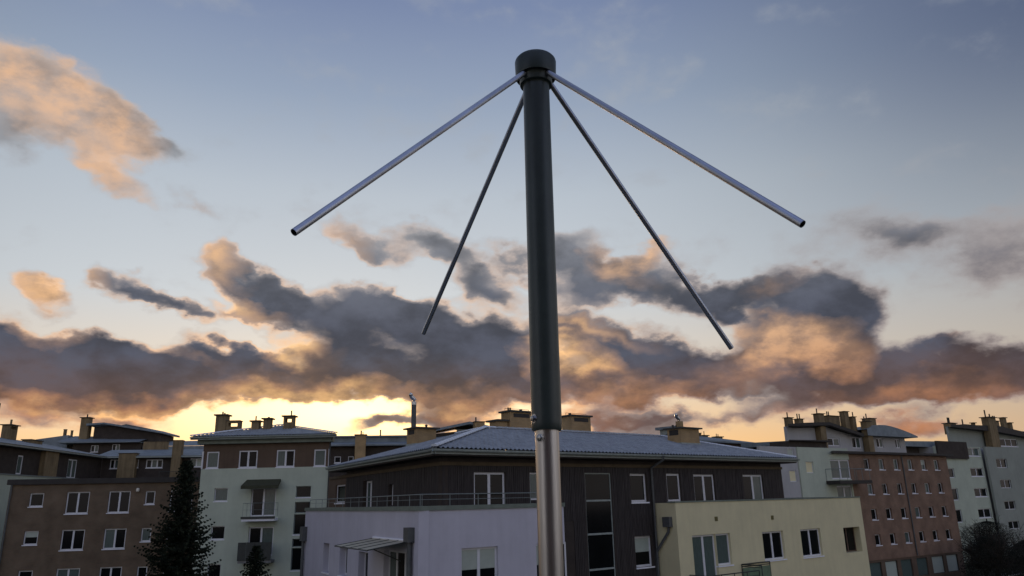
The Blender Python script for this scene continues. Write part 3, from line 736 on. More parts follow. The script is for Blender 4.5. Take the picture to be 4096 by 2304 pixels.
hp = place('downpipe', MB().tube([(1.03, -.12, 7.08), (.98, -.12, 6.85), (.12, -.16, 5.85), (.0, -.16, 5.55), (-.02, -.16, .1)], .075, 10).mesh('downpipe', PIPE, True), house, FYR)
place('hopper', MB().box(.72, 1.22, -.26, -.01, 7.1, 7.62).mesh('hopper', PIPE), hp, FYR)
rl = railing(house, FY, [(14.5, 0), (14.5, -1.2), (18.9, -1.2)], 3.6, 1.05, every=1.1, rails=(.78,), r=.03, m=DARKRAIL)
r2 = railing(house, FY, [(18.95, -1.35), (18.95, -.05), (21.6, -.05)], 3.75, 1.15, every=2.6, rails=(.9,), r=.035, m=DARKRAIL)
box_part('screen', r2, FY, (19.0, 21.55, -.075, -.06, 3.8, 4.7), GREENGLASS)
bar = cached('bar', lambda: MB().tube([(0, 0, 0), (0, 0, .8)], .012, 5).mesh('bar', DARKRAIL))
for i in range(1, 34):
    place('bar', bar, rl, FY @ Matrix.Translation((14.5 + i * .13, -1.2, 3.62)))
box_part('balcony_slab', house, FY, (14.4, 21.7, -1.4, -.01, 3.4, 3.6), CONCRETE)

# ------------------------------------------------------------------ grey-green tower house
FB = frame(-23.85, 58 - 23.85 * math.tan(R(1)), 1)
OB = 23.85
tw = thing('tower_house', FB, 'grey-green tower house with brown top storey, hipped roof and a row of chimneys', 'building')
B = lambda u: u + OB
tb = [(B(-23.55), B(-22.62), 11.52, 12.75), (B(-21.1), B(-19.7), 11.5, 12.78), (B(-18.25), B(-16.87), 11.5, 12.77), (B(-15.4), B(-14.5), 11.5, 12.75)]
lb = [(B(-22.73), B(-21.73), 9.1, 10.05), (B(-22.73), B(-21.73), 6.38, 7.32), (B(-22.76), B(-21.8), 3.65, 4.65), (B(-19.95), B(-18.1), 7.95, 10.0),
      (B(-19.95), B(-18.1), 5.15, 7.2), (B(-16.62), B(-15.5), 9.25, 10.06), (B(-16.64), B(-15.5), 8.12, 8.92), (B(-16.66), B(-15.5), 6.6, 8.04),
      (B(-16.68), B(-15.5), 5.72, 6.3), (B(-16.7), B(-15.5), 4.1, 5.66), (B(-22.76), B(-21.8), .95, 1.95)]
place('brown_wall', MB().wall(.0, 9.55, 11.48, 13.30, tb).mesh('brown_wall', BROWN), tw, FB)
place('wall', MB().wall(-.03, 9.58, 0, 11.478, lb, y=-.04).mesh('wall', GREEN), tw, FB)
poly = [(.15, .3), (9.4, .3), (6.4, 10), (1.5, 10)]
place('wall', MB().prism(poly, 0, 11.47).mesh('wall', GREEN), tw, FB)
place('wall', MB().prism([(.2, .31), (9.3, .31), (6.3, 9.9), (1.6, 9.9)], 11.475, 13.4).mesh('wall', BROWN), tw, FB)
for i, h in enumerate(tb): window(tw, FB, *h, lights=1 if i in (0, 3) else 2, rec=.03, fw=.09, panes=[[PANE_G], [PANE, PANE], [PANE_G, PANE], [PANE_G]][i], sill=True)
for x in (-.05, 9.55):      # white posts at the corner windows
    box_part('corner_post', tw, FB, (x - .0, x + .12, -.07, .12, 11.49, 12.78), WHITE)
for i in (0, 1, 2, 10): window(tw, FB, *lb[i], rec=.08, fw=.06, panes=[PANE_G if i == 0 else PANE], blind=0)
window(tw, FB, *lb[3], lights=2, rec=.08, fw=.09, sill=False, panes=[PANE, PANE_G], part='balcony_door')
window(tw, FB, *lb[4], lights=2, rec=.08, fw=.09, sill=False, panes=[PANE, PANE_G], part='balcony_door')
for i in (5, 6, 7, 8, 9): window(tw, FB, *lb[i], rec=.08, fw=.05, sill=i in (5, 7, 9), fmat=RAIL, part='stair_window')
box_part('fascia', tw, FB, (-.35, 9.9, -.40, .2, 13.30, 13.74), COPING)
place('soffit', MB().prism([(-.7, -.75), (10.25, -.75), (7.0, 10.6), (.8, 10.6)], 13.742, 13.80).mesh('soffit', SOFFIT), tw, FB)
FBE = FB @ Matrix.Translation((-.75, -.8, 0))
place('roof', roof_facet(FBE, 11.0, 1.03, .95, 5.4, 13.86, .232, period=.22, step=.4).mesh('roof', ROOF), tw, FBE)
place('roof', MB().quad((11, 0, 13.86), (7.8, 11.3, 13.86), (5.25, 5.4, 15.11)).quad((0, 0, 13.86), (5.25, 5.4, 15.11), (1.6, 11.3, 13.86)).quad((5.25, 5.4, 15.11), (7.8, 11.3, 13.86), (1.6, 11.3, 13.86)).mesh('roof', ROOF), tw, FBE)
place('gutter', gutter(FBE, -.02, 11.02, -.04, 13.80, .075).mesh('gutter', GUTTER), tw, FBE)
ridge_tiles(tw, FBE, (11.0, 0, 13.9), (5.25, 5.4, 15.16), pitch=.5)
ridge_tiles(tw, FBE, (0, 0, 13.9), (5.25, 5.4, 15.16), pitch=.5)
g = 1.045
BB = lambda u: u * g + OB
BZ = lambda z: 8.6 + (z - 8.6) * g
chimney(tw, FB, BB(-22.97), BB(-22.17), 2.3, 3.1, 13.9, BZ(15.45), OCHRE_R, pipes=((BB(-22.6), .25, .06), (BB(-22.45), .15, .06)))
chimney(tw, FB, BB(-22.15), BB(-21.14), 2.35, 3.0, 13.9, BZ(15.02), OCHRE_R, slot=True, cap=.05, over=.05)
chimney(tw, FB, BB(-20.21), BB(-19.65), 2.3, 2.9, 13.9, BZ(14.93), OCHRE_R, pipes=((BB(-19.98), .38, .055),))
chimney(tw, FB, BB(-19.31), BB(-18.76), 2.3, 2.9, 13.9, BZ(15.10), OCHRE_R, pipes=((BB(-19.0), .1, .09),))
chimney(tw, FB, BB(-17.78), BB(-17.02), 2.3, 3.0, 13.9, BZ(15.26), OCHRE_R, slot=True, pipes=((BB(-17.28), .42, .055),))
aw = place('awning', MB().prism([(B(-20.35), -.05), (B(-17.8), -.05), (B(-17.7), -1.0), (B(-20.45), -1.0)], [10.45, 10.45, 10.0, 10.0], [10.62, 10.62, 10.16, 10.16]).mesh('awning', AWNING), tw, FB)
place('valance', MB().box(B(-20.45), B(-17.7), -1.03, -1.0, 9.92, 10.16).mesh('valance', AWNING), aw, FB)
s = box_part('balcony', tw, FB, (B(-20.25), B(-17.85), -.95, -.045, 7.62, 7.82), SILL)
box_part('balcony_edge', s, FB, (B(-20.3), B(-17.8), -1.0, -.96, 7.78, 7.95), DARKRAIL)
railing(tw, FB, [(B(-20.2), -.05), (B(-20.2), -.92), (B(-17.9), -.92), (B(-17.9), -.05)], 7.95, .95, every=.8, r=.015, rails=(.5,), m=RAIL)
s = box_part('balcony', tw, FB, (B(-20.3), B(-17.9), -.95, -.045, 4.72, 4.92), CONCRETE)
for i in range(4):
    a = B(-20.35) + i * .61
    box_part('balcony_panel', s, FB, (a + .01, a + .60, -.99, -.955, 4.9, 6.16), DARKRAIL)
pipe_part('downpipe', tw, FB, [(9.66, -.1, .1), (9.66, -.1, 13.2), (10.0, -.7, 13.7)], .06, PIPE)

# ------------------------------------------------------------------ brown brick block at the left
FA = frame(-37.125, 60.75, 10)
bk = thing('brick_block', FA, 'flat-topped brown brick block with white windows, behind the tall spruce', 'building')
cols = [(-1.38, -.36, 0), (1.32, 3.0, 1), (4.43, 6.05, 1), (7.18, 7.92, 0), (9.1, 10.8, 1)]
rows = [((9.03, 10.06), (8.43, 10.1)), ((6.18, 7.2), (5.70, 7.22)), ((3.25, 4.3), (2.75, 4.35)), ((.6, 1.6), (.1, 1.6))]
wins = [(c[0], c[1], *r[c[2]]) for r in rows for c in cols]
place('wall', MB().wall(-2.9, 14.3, 0, 10.72, wins).mesh('wall', BRICK), bk, FA)
place('wall', MB().box(-2.88, 14.2, .301, 12, 0, 10.7).mesh('wall', BRICK), bk, FA)
box_part('coping', bk, FA, (-3.1, 14.4, -.2, 12.2, 10.721, 11.13), DARKCAP)
pan = {(1, 2): [PANE_G, PANE], (2, 1): [PANE_G, PANE_G], (1, 3): [PANE_G]}
for ri, r in enumerate(rows):
    for ci, c in enumerate(cols):
        z0, z1 = r[c[2]]
        window(bk, FA, c[0], c[1], z0, z1, lights=1 + c[2], rec=.10, fw=.085, panes=pan.get((ri, ci)), blind=.45 if (ri, ci) == (1, 0) else 0, bmat=DARKCAP if False else None)
place('wall_lamp', MB().lathe([(0, -.16), (.11, -.12), (.14, 0), (.11, .12), (0, .16)], 12, org=(6.6, -.14, 10.16)).mesh('wall_lamp', LAMPW, True), bk, FA)
pipe_part('downpipe', bk, FA, [(-2.75, -.12, .1), (-2.75, -.12, 10.7)], .06, PIPE)

# ------------------------------------------------------------------ long dark-roofed block behind it (two wings)
FK = frame(-50.8, 72.58, 94.77)
rear = thing('boarded_block', FK, 'long dark-boarded block with ochre chimney shafts, above the brick block', 'building')
kd = [(5.1, 6.1, 12.4, 14.3), (12.1, 13.1, 12.35, 14.4), (15.5, 17.6, 12.35, 14.5), (22.9, 24.6, 12.6, 14.6)]
place('wall', MB().wall(-8, 23.9, 12.0, 15.0, kd[:3]).mesh('wall', DARKWALL), rear, FK)
place('pale_wall', MB().box(-8, 23.8, -.8, .0, 0, 12.2).mesh('pale_wall', GREEN), rear, FK)
box_part('parapet_coping', rear, FK, (-8, 23.8, -.86, -.4, 12.201, 12.32), RAIL)
for h in kd[:3]: window(rear, FK, *h, lights=2 if h[1] - h[0] > 1.5 else 1, rec=.05, fw=.14, panes=[PANE_G, PANE_G], sill=False)
place('roof', MB().quad((-8.5, -.95, 15.2), (24.2, -.95, 15.2), (20, 6, 16.75), (-8.5, 6, 16.75)).quad((-8.5, 6, 16.75), (20, 6, 16.75), (24, 13, 15.2), (-8.5, 13, 15.2)).mesh('roof', ROOF_FAR), rear, FK)
place('core_wall', MB().box(-8, 23.5, .3, 12, 0, 15.0).mesh('core_wall', DARKWALL), rear, FK)
place('soffit', MB().box(-8.4, 24, -.85, 12.8, 15.0, 15.19).mesh('soffit', GUTTER), rear, FK)
chimney(rear, FK, 9.3, 12.1, -.55, .3, 12.0, 15.02, OCHRE_R, cap=.02, over=0)
chimney(rear, FK, 11.8, 13.3, 5.0, 5.9, 15.9, 18.1, OCHRE_R, over=.2, slot=True, pipes=((12.6, .6, .11),))
chimney(rear, FK, 14.5, 17, 4.0, 5.0, 15.6, 16.65, OCHRE_R, over=.1)
FT = frame(-56.47, 95.56, 10)
tw_ = [(4.85, 5.9, 13.72, 14.85), (7.85, 8.25, 13.8, 14.8), (9.15, 11.15, 13.75, 14.8), (14.5, 16.0, 13.8, 14.9)]
place('wall', MB().wall(3.9, 24, 0, 15.0, tw_).mesh('wall', DARKWALL), rear, FT)
place('core_wall', MB().box(4, 24, .301, 10, 0, 14.98).mesh('core_wall', DARKWALL), rear, FT)
for i, h in enumerate(tw_): window(rear, FT, *h, lights=(2, 1, 3, 2)[i], rec=.05, fw=.10, panes=[PANE, PANE_G, PANE] if i != 3 else [PANE_G, BLIND])
place('roof', MB().quad((3.2, -.9, 15.2), (25, -.9, 15.2), (25, 5, 16.4), (3.2, 5, 16.4)).quad((3.2, 5, 16.4), (25, 5, 16.4), (25, 11, 15.2), (3.2, 11, 15.2)).mesh('roof', ROOF_FAR), rear, FT)
place('soffit', MB().box(3.4, 25, -.86, 10.8, 15.001, 15.18).mesh('soffit', GUTTER), rear, FT)
chimney(rear, FT, 6.05, 8.1, -.9, .3, 12.0, 15.55, OCHRE_R, cap=.05, over=.1)
chimney(rear, FT, 12.4, 13.5, -1.0, .1, 11.5, 17.1, OCHRE_R, cap=.06, over=.08)
chimney(rear, FT, 7.0, 10.0, 5.3, 6.3, 15.6, 17.5, OCHRE_R, cap=.06, over=.08)
railing(rear, FT, [(11.3, -1.6), (24, -1.6)], 11.9, 1.3, every=1.2, r=.03, m=DARKRAIL)
box_part('balcony', rear, FT, (11, 24, -1.8, -.01, 11.6, 11.9), DARKWALL)

# ------------------------------------------------------------------ pavilion with stepped roof on the left skyline
FV = frame(0, 120, 5)
pv = thing('pavilion_house', frame(-64, 114.4, 5), 'dark house with stepped shallow roofs and one tall square chimney on the left skyline', 'building')
place('wall', MB().wall(-67.5, -57.5, 0, 18.5, [(-64.8, -63.7, 17.2, 18.2), (-61.7, -60.6, 17.2, 18.3)]).mesh('wall', DARKWALL), pv, FV)
place('core_wall', MB().box(-67.3, -57.7, .301, 10, 0, 18.4).mesh('core_wall', DARKWALL), pv, FV)
window(pv, FV, -64.8, -63.7, 17.2, 18.2, 2, rec=.05, panes=[PANE, PANE_G]); window(pv, FV, -61.7, -60.6, 17.2, 18.3, 2, rec=.05, panes=[PANE, PANE_G])
place('roof', MB().prism([(-69.3, -1), (-57.4, -1), (-57.4, 10.5), (-69.3, 10.5)], 18.51, [18.75, 18.6, 18.6, 18.75]).quad((-69.3, -1, 18.75), (-57.4, -1, 18.6), (-57.4, 4, 19.6), (-69.3, 4, 20.0)).quad((-69.3, 4, 20.0), (-57.4, 4, 19.6), (-57.4, 10.5, 18.6), (-69.3, 10.5, 18.75)).mesh('roof', ROOF_FAR), pv, FV)
place('attic_wall', MB().prism([(-65.6, 2), (-63.8, 2), (-57.6, 2), (-55.6, 2), (-55.6, 8), (-57.6, 8), (-63.8, 8), (-65.6, 8)], 18.6, [21.40, 21.60, 20.55, 20.02, 20.02, 20.55, 21.60, 21.40]).mesh('attic_wall', DARKWALL), pv, FV)
place('attic_roof', MB().prism([(-66.4, 1), (-63.8, 1), (-57.6, 1), (-55.0, 1), (-55.0, 9), (-57.6, 9), (-63.8, 9), (-66.4, 9)], [21.30, 21.5, 20.45, 19.95, 19.95, 20.45, 21.5, 21.30], [21.62, 21.75, 20.7, 20.08, 20.25, 21.0, 22.3, 21.75]).mesh('attic_roof', ROOF_FAR), pv, FV)
chimney(pv, FV, -67.5, -66.3, 1.5, 2.7, 18.6, 22.55, OCHRE_R, over=.2, pipes=((-66.9, .5, .1),))
chimney(pv, FV, -70.85, -70.5, 3.5, 3.9, 18.6, 20.95, OCHRE_R, over=.03); chimney(pv, FV, -69.75, -69.5, 3.5, 3.8, 18.6, 20.75, OCHRE_R, over=.03)
place('lean_to_roof', MB().prism([(-74, 2), (-69.31, 2), (-69.31, 9), (-74, 9)], 15, [19.4, 20.0, 19.6, 19.4]).mesh('lean_to_roof', ROOF_FAR), pv, FV)
place('wing', MB().box(-57.3, -44, 1, 9, 0, 17.2).mesh('wing', OCHRE_R), pv, FV)
place('lean_to_roof', MB().prism([(-57.2, 0), (-43.5, 0), (-43.5, 10), (-57.2, 10)], 17.21, [17.9, 17.9, 17.5, 17.5]).quad((-57.2, 0, 17.92), (-43.5, 0, 17.92), (-43.5, 5, 19.2), (-57.2, 5, 19.0)).mesh('lean_to_roof', ROOF_FAR), pv, FV)
chimney(pv, FV, -49.2, -48.8, 4.5, 4.9, 18.5, 19.8, OCHRE_R, over=.05)
# steel lattice stub at the left edge
lat = thing('lattice_mast', frame(-58.7, 84, 10, 0), 'thin steel lattice mast cut by the left edge, above the roofs', 'mast')
FLm = frame(-58.7, 84, 10)
for px, hh in ((0, 20.6), (-1.6, 20.0)):
    place('leg', MB().tube([(px, 0, 0), (px + .25 * (px == 0), 0, hh)], .07, 6).mesh('leg', DARKRAIL), lat, FLm)
for z in (16, 17.6, 19.2): place('brace', MB().tube([(-1.6, 0, z - 1), (.2, 0, z + .6)], .05, 6).mesh('brace', DARKRAIL), lat, FLm)
place('brace', MB().tube([(-1.6, 0, 18), (.2, 0, 18)], .05, 6).mesh('brace', DARKRAIL), lat, FLm)

# ------------------------------------------------------------------ roofs beyond, between the tower and the boarded house
FD = frame(0, 88, 8)
d1 = thing('stepped_house', frame(-20.5, 85.1, 8), 'low house with stepped grey roofs and one ochre chimney between tower and canopy roof', 'building')
place('wall', MB().wall(-22, -11, 0, 15.0, [(-20.6, -19.9, 13.2, 13.9), (-19.1, -18.5, 13.3, 13.9)]).mesh('wall', DARKWALL), d1, FD)
place('core_wall', MB().box(-21.8, -11.2, .301, 8, 0, 14.9).mesh('core_wall', DARKWALL), d1, FD)
window(d1, FD, -20.6, -19.9, 13.2, 13.9, 1, rec=.05); window(d1, FD, -19.1, -18.5, 13.3, 13.9, 1, rec=.05)
place('roof', MB().prism([(-22.6, -.8), (-10.5, -.8), (-10.5, 3), (-22.6, 3)], 15.0, [15.18, 15.18, 15.75, 15.75]).mesh('roof', ROOF_FAR), d1, FD)
place('attic_roof', MB().prism([(-21.0, 2.2), (-10.5, 2.2), (-10.5, 8), (-21.0, 8)], 15.3, 16.2).prism([(-21.4, 1.8), (-10.1, 1.8), (-10.1, 8.4), (-21.4, 8.4)], 16.21, [16.35, 16.35, 16.75, 16.75]).mesh('attic_roof', ROOF_FAR), d1, FD)
chimney(d1, FD, -18.3, -17.15, -1.2, -.2, 12, 16.15, OCHRE, cap=.08, over=.12, pipes=((-17.7, .45, .08), (-17.5, .3, .05)))
chimney(d1, FD, -15.75, -15.6, 2.5, 2.65, 16.2, 16.95, CAP, over=.02)
FD2 = frame(0, 105, 20)
d2 = thing('gable_house', frame(-8, 102, 20), 'house with shallow grey gable roof and brick chimney behind the hip of the boarded house', 'building')
place('wall', MB().prism([(-12, 1), (-4, 1), (-4, 8), (-12, 8)], 0, [17.6, 18.5, 18.5, 17.6]).mesh('wall', DARKWALL), d2, FD2)
place('roof', MB().prism([(-12.5, 0), (-6.6, 0), (-3.8, 0), (-3.8, 8), (-6.6, 8), (-12.5, 8)], [17.75, 18.95, 18.4, 18.4, 18.95, 17.75], [18.05, 19.3, 18.75, 18.75, 19.3, 18.05]).mesh('roof', ROOF_FAR), d2, FD2)
place('lean_to_roof', MB().prism([(-13, -1.5), (-4.5, -1.5), (-4.5, 0.9), (-13, .9)], 15, [16.6, 17.7, 18.1, 17.0]).mesh('lean_to_roof', ROOF_FAR), d2, FD2)
place('window', MB().box(-8.2, -5.8, .96, 1.0, 18.0, 18.3).mesh('window', PANE_G), d2, FD2)
chimney(d2, FD2, -6.1, -4.75, -.9, .2, 16.5, 19.15, OCHRE, over=.12, pipes=((-5.85, .6, .1),))
FD3 = frame(20, 88, 33)
d3 = thing('hipped_house', frame(25, 91, 33), 'house with long falling grey roof line and small chimneys, behind the right-hand ochre chimney', 'building')
place('wall', MB().prism([(0, .5), (13, .5), (13, 8), (0, 8)], 0, [15.0, 14.75, 14.6, 14.8]).mesh('wall', BROWN), d3, FD3)
place('roof', MB().prism([(-.5, 0), (13.5, 0), (13.5, 8.3), (-.5, 8.3)], [15.0, 14.76, 14.76, 15.0], [15.2, 14.95, 15.0, 15.4]).quad((-.5, 0, 15.2), (13.5, 0, 14.95), (5.4, 3, 15.9), (2.0, 3, 16.4)).quad((2, 3, 16.4), (5.4, 3, 15.9), (13.5, 8.3, 15.0), (-.5, 8.3, 15.4)).quad((5.4, 3, 15.9), (13.5, 0, 14.95), (13.5, 8.3, 15.0)).mesh('roof', ROOF_FAR), d3, FD3)
place('penthouse', MB().box(1.6, 4.3, 3.2, 6, 15.5, 16.75).mesh('penthouse', GUTTER), d3, FD3)
place('attic_roof', MB().prism([(1.2, 2.8), (4.6, 2.8), (4.6, 6.4), (1.2, 6.4)], 16.76, [17.0, 16.86, 16.9, 17.1]).mesh('attic_roof', ROOF_FAR), d3, FD3)
chimney(d3, FD3, 4.5, 5.7, 3, 3.6, 15.2, 16.25, OCHRE_R, slot=True, cap=.06, over=.06, pipes=((4.6, .5, .04),))
chimney(d3, FD3, 5.95, 6.85, 3, 3.6, 15.0, 15.95, OCHRE_R, pipes=((6.5, .5, .05),))
chimney(d3, FD3, 8.4, 9.45, 3, 3.6, 14.9, 15.85, OCHRE_R, pipes=((8.7, .35, .05), (9.0, .3, .05)))

# ------------------------------------------------------------------ corner block: green wing, red brick wing, white top storeys
FF = frame(52, 86, 33)
cb = thing('corner_block', FOOT @ Matrix.Translation((-20, 0, 0)), 'tall block with red-brown wing of small windows and white top storey crowded with chimneys', 'building')
rw = [(-21.55, -20.6), (-19.08, -18.12), (-16.52, -15.55), (-13.98, -13.02), (-11.48, -10.5), (-8.97, -8.0)]
rz = [(10.84, 11.88), (8.5, 9.5), (6.15, 7.15), (3.84, 4.82)]
wins = [(a, b, c, d) for c, d in rz for a, b in rw]
bal = [(-26.9, -23.9, 9.95, 11.75), (-26.4, -24.1, 7.3, 9.35)]
shops = [(-23.0, -21.1), (-20.45, -18.45), (-17.85, -15.95), (-15.1, -13.2), (-12.35, -10.15), (-9.6, -7.45)]
place('red_wall', MB().wall(-23.88, -6.3, 2.55, 12.28, wins).mesh('red_wall', RED), cb, FF)
place('shop_wall', MB().wall(-23.88, -6.35, 0, 2.549, [(a, b, .7, 2.35) for a, b in shops], y=.05).mesh('shop_wall', BROWN), cb, FF)
for j, (c, d) in enumerate(rz):
    for i, (a, b) in enumerate(rw):
        window(cb, FF, a, b, c, d, rec=.16, fw=.07, panes=[PANE_G if (j == 0 and i > 0) or (i + j) % 4 == 1 else PANE], blind=.5 if (i, j) == (4, 0) else 0)
for i, (a, b) in enumerate(shops): window(cb, FF, a, b, .7, 2.35, lights=1, rec=.15, fw=.06, fmat=DARKRAIL, panes=[BLIND if i in (1, 4, 5) else PANE_G], sill=False, part='shop_window')
gw = bal + [(-30.55, -29.45, 10.5, 11.52)]
place('green_wall', MB().wall(-31.5, -23.9, 0, 12.8, gw, y=-.02).mesh('green_wall', GREEN), cb, FF)
place('pale_wall', MB().wall(-36.5, -31.52, 0, 12.8, [(-32.85, -31.9, 9.75, 10.72), (-32.8, -31.9, 11.9, 12.65)], y=.1).mesh('pale_wall', PALE), cb, FF)
window(cb, FF, -30.55, -29.45, 10.5, 11.52, rec=.08, fw=.06, panes=[BLIND_Y], sill=False)
window(cb, FF, -32.85, -31.9, 9.75, 10.72, rec=.16, fw=.06, panes=[BLIND_Y], sill=False)
window(cb, FF, -32.8, -31.9, 11.9, 12.65, rec=.16, fw=.06, panes=[BLIND], sill=False)
for h in bal: window(cb, FF, *h, lights=2, rec=.08, fw=.12, panes=[PANE_G, PANE_G], sill=False, part='balcony_door')
s = box_part('balcony', cb, FF, (-27.9, -23.0, -1.5, -.03, 9.5, 9.8), DARKCAP)
railing(cb, FF, [(-27.8, -.05), (-27.8, -1.4), (-23.1, -1.4), (-23.1, -.05)], 9.8, 1.05, every=1.2, r=.025, m=RAIL)
place('wall', MB().prism([(-36.3, .42), (-6.5, .42), (-6.5, 13), (-20, 13)], 0, 12.2).mesh('wall', PALE), cb, FF)
place('wall', MB().box(-6.6, -6.302, .301, 13, 0, 12.27).mesh('wall', RED), cb, FF)
place('coping', MB().prism([(-27.0, -.45), (-5.5, -.45), (-5.5, 12), (-12, 12)], 12.30, 12.52).mesh('coping', DARKCAP), cb, FF)
pipe_part('downpipe', cb, FF, [(-15.0, -.08, 2.6), (-15.0, -.08, 12.25)], .06, PIPE)
box_part('dark_attic', cb, FF, (-32.2, -26.6, .3, 2.4, 12.82, 13.35), DARKWALL)
place('attic_roof', MB().prism([(-32.6, -.1), (-26.3, -.1), (-26.3, 2.45), (-29.5, 2.45)], 13.36, [13.42, 13.52, 13.6, 13.5]).mesh('attic_roof', DARKCAP), cb, FF)
FU = FF @ Matrix.Translation((0, 2.5, 0))
uw = [(-23.15, -21.2, 13.25, 14.05), (-19.1, -17.6, 13.1, 14.22), (-14.8, -13.6, 13.25, 14.22), (-11.3, -10.4, 13.25, 14.22)]
place('attic_wall', MB().wall(-29.35, -9.4, 12.53, 14.38, uw).mesh('attic_wall', PALE), cb, FU)
place('attic_wall', MB().prism([(-29.35, 0), (-23.7, 0), (-19.0, 0), (-19.0, .3), (-23.7, .3), (-29.35, .3)], 14.381, [14.95, 15.15, 14.45, 14.45, 15.15, 14.95]).mesh('attic_wall', PALE), cb, FU)
for i, h in enumerate(uw): window(cb, FU, *h, lights=2, rec=.08, fw=.09, panes=[PANE, PANE_G], sill=False)
place('wall', MB().prism([(-29.2, .301), (-9.6, .301), (-9.6, 8), (-19.0, 8)], 12.53, 14.3).mesh('wall', PALE), cb, FU)
place('attic_roof', MB().prism([(-30.2, -.9), (-27.5, -.9), (-23.7, -.9), (-18.3, -.9), (-13.3, 7.5), (-15.0, 7.5), (-17.0, 7.5), (-19.0, 7.5)],
      [14.9, 14.97, 15.17, 14.2, 14.3, 15.2, 14.97, 14.9], [15.08, 15.3, 15.48, 14.5, 14.6, 15.5, 15.3, 15.08]).mesh('attic_roof', DARKCAP), cb, FU)
arc = [(-17.6, 15.0), (-16.5, 15.35), (-15.4, 15.5), (-14.2, 15.52), (-13, 15.42), (-12, 15.27), (-11, 15.1), (-10, 14.9), (-9.2, 14.72), (-8.3, 14.5)]
vb = MB(); nA = len(arc)
vb.v = [(u, y, z) for y in (-.9, 8) for u, z in arc] + [(u, y, z - (.1 if i > nA - 3 else 0) if False else min(z - .14, 14.36 + .0 * z) if i < nA - 1 else z - .14) for y in (-.9, 8) for i, (u, z) in enumerate(arc)]
for i in range(nA - 1):
    vb.f += [(i, i + 1, nA + i + 1, nA + i), (2 * nA + i, 2 * nA + i + 1, i + 1, i), (3 * nA + i, 3 * nA + i + 1, nA + i + 1, nA + i), (2 * nA + i, 3 * nA + i, 3 * nA + i + 1, 2 * nA + i + 1)]; vb.mi += [0] * 4
place('barrel_roof', vb.mesh('barrel_roof', ROOF_FAR, False), cb, FU)
for a, b, zt, pp in ((-29.15, -27.8, 15.85, (.35,)), (-27.6, -26.2, 15.78, (.25, .75)), (-23.9, -20.2, 16.30, (.45, .6)), (-20.05, -18.57, 16.85, ()), (-18.54, -17.4, 16.35, (.8,)), (-16.1, -13.8, 16.32, (.15,))):
    w = (b - a) / 2; chimney(cb, FU, a + w, b, .3, .3 + w / 1.3, 14.2, zt, OCHRE_R, cap=.06, over=.10, pipes=tuple((a + w + q * w, .5, .06) for q in pp))
chimney(cb, FU, -25.0, -24.15, -.66, -.02, 12.9, 16.28, OCHRE_R, cap=.06, over=.12, pipes=((-24.8, .5, .06),))
chimney(cb, FU, -17.35, -16.5, -.75, -.1, 12.55, 15.80, OCHRE_R, cap=.06, over=.1, pipes=((-17.1, .5, .06),))

d4 = thing('dark_house', frame(36, 112, 0), 'far dark house with flat black roof line just left of the grey-green wing', 'building')
F4 = frame(0, 112, 0)
place('wall', MB().prism([(32, 0), (41.5, 0), (41.5, 9), (32, 9)], 0, [15.0, 15.65, 15.65, 15.0]).mesh('wall', BROWN), d4, F4)
place('roof', MB().prism([(31.5, -.5), (42, -.5), (42, 9.5), (31.5, 9.5)], [15.02, 15.66, 15.66, 15.02], [15.5, 16.32, 16.4, 15.6]).mesh('roof', DARKCAP), d4, F4)
window(d4, F4, 36.9, 37.75, 14.2, 15.1, lights=2, rec=-.06, fw=.09, sill=False)

# ------------------------------------------------------------------ grey-green block at the right edge
FG = frame(127.6, 145, 33)
gb = thing('grey_block', FG @ Matrix.Translation((-72, 0, 0)), 'grey-green block with crowded roof chimneys at the right edge, partly behind dark bushes', 'building')
gl = [(-80.4, -77.1, a, b) for a, b in ((13.1, 14.2), (10.45, 11.55), (7.85, 8.95), (5.2, 6.35))] + [(-86, -84.5, a, b) for a, b in ((10.3, 11.5), (7.5, 9.0), (4.8, 6.4))]
gr = [(-74.4, -71.4, a, b) for a, b in ((11.6, 12.8), (8.9, 10.0), (6.1, 7.2), (3.6, 4.6))]
place('wall', MB().wall(-88, -76.7, 0, 14.3, gl, t=.35).mesh('wall', GREEN), gb, FG)
place('pale_wall', MB().wall(-76.68, -58, 0, 14.35, gr, y=-.6).mesh('pale_wall', GREY), gb, FG)
place('wall', MB().box(-87.8, -58.2, .36, 12, 0, 14.2).mesh('wall', PALE), gb, FG)
for i, h in enumerate(gl): window(gb, FG, *h, lights=2 if i < 4 else 1, rec=.12, fw=.09, panes=[PANE_G] * 2 if i == 0 else None, sill=i < 4)
for h in gr: window(gb, FG, *h, lights=2, rec=-.45, fw=.07, sill=False)
box_part('dark_attic', gb, FG, (-88, -80.6, -.25, -.001, 12.7, 14.9), DARKWALL)
FG2 = FG @ Matrix.Translation((2.8, 1.5, 0))
place('attic_wall', MB().wall(-84, -58, 14.3, 17.1, [(-70.4, -65.2, 14.75, 15.85)]).mesh('attic_wall', GREY), gb, FG2)
place('wall', MB().prism([(-83.9, .301), (-58.1, .301), (-58.1, 8), (-68, 8)], 14.3, [17.0, 15.6, 15.6, 16.3]).mesh('wall', GREY), gb, FG2)
window(gb, FG2, -70.4, -65.2, 14.75, 15.85, lights=3, rec=.1, fw=.1)
place('roof', MB().prism([(-85.2, -1), (-72, -1), (-57, -1), (-57, 8), (-64, 8), (-69, 8)], [16.95, 16.6, 15.7, 15.7, 16.6, 16.95], [17.25, 17.5, 16.2, 16.2, 17.5, 17.25]).mesh('roof', DARKCAP), gb, FG2)
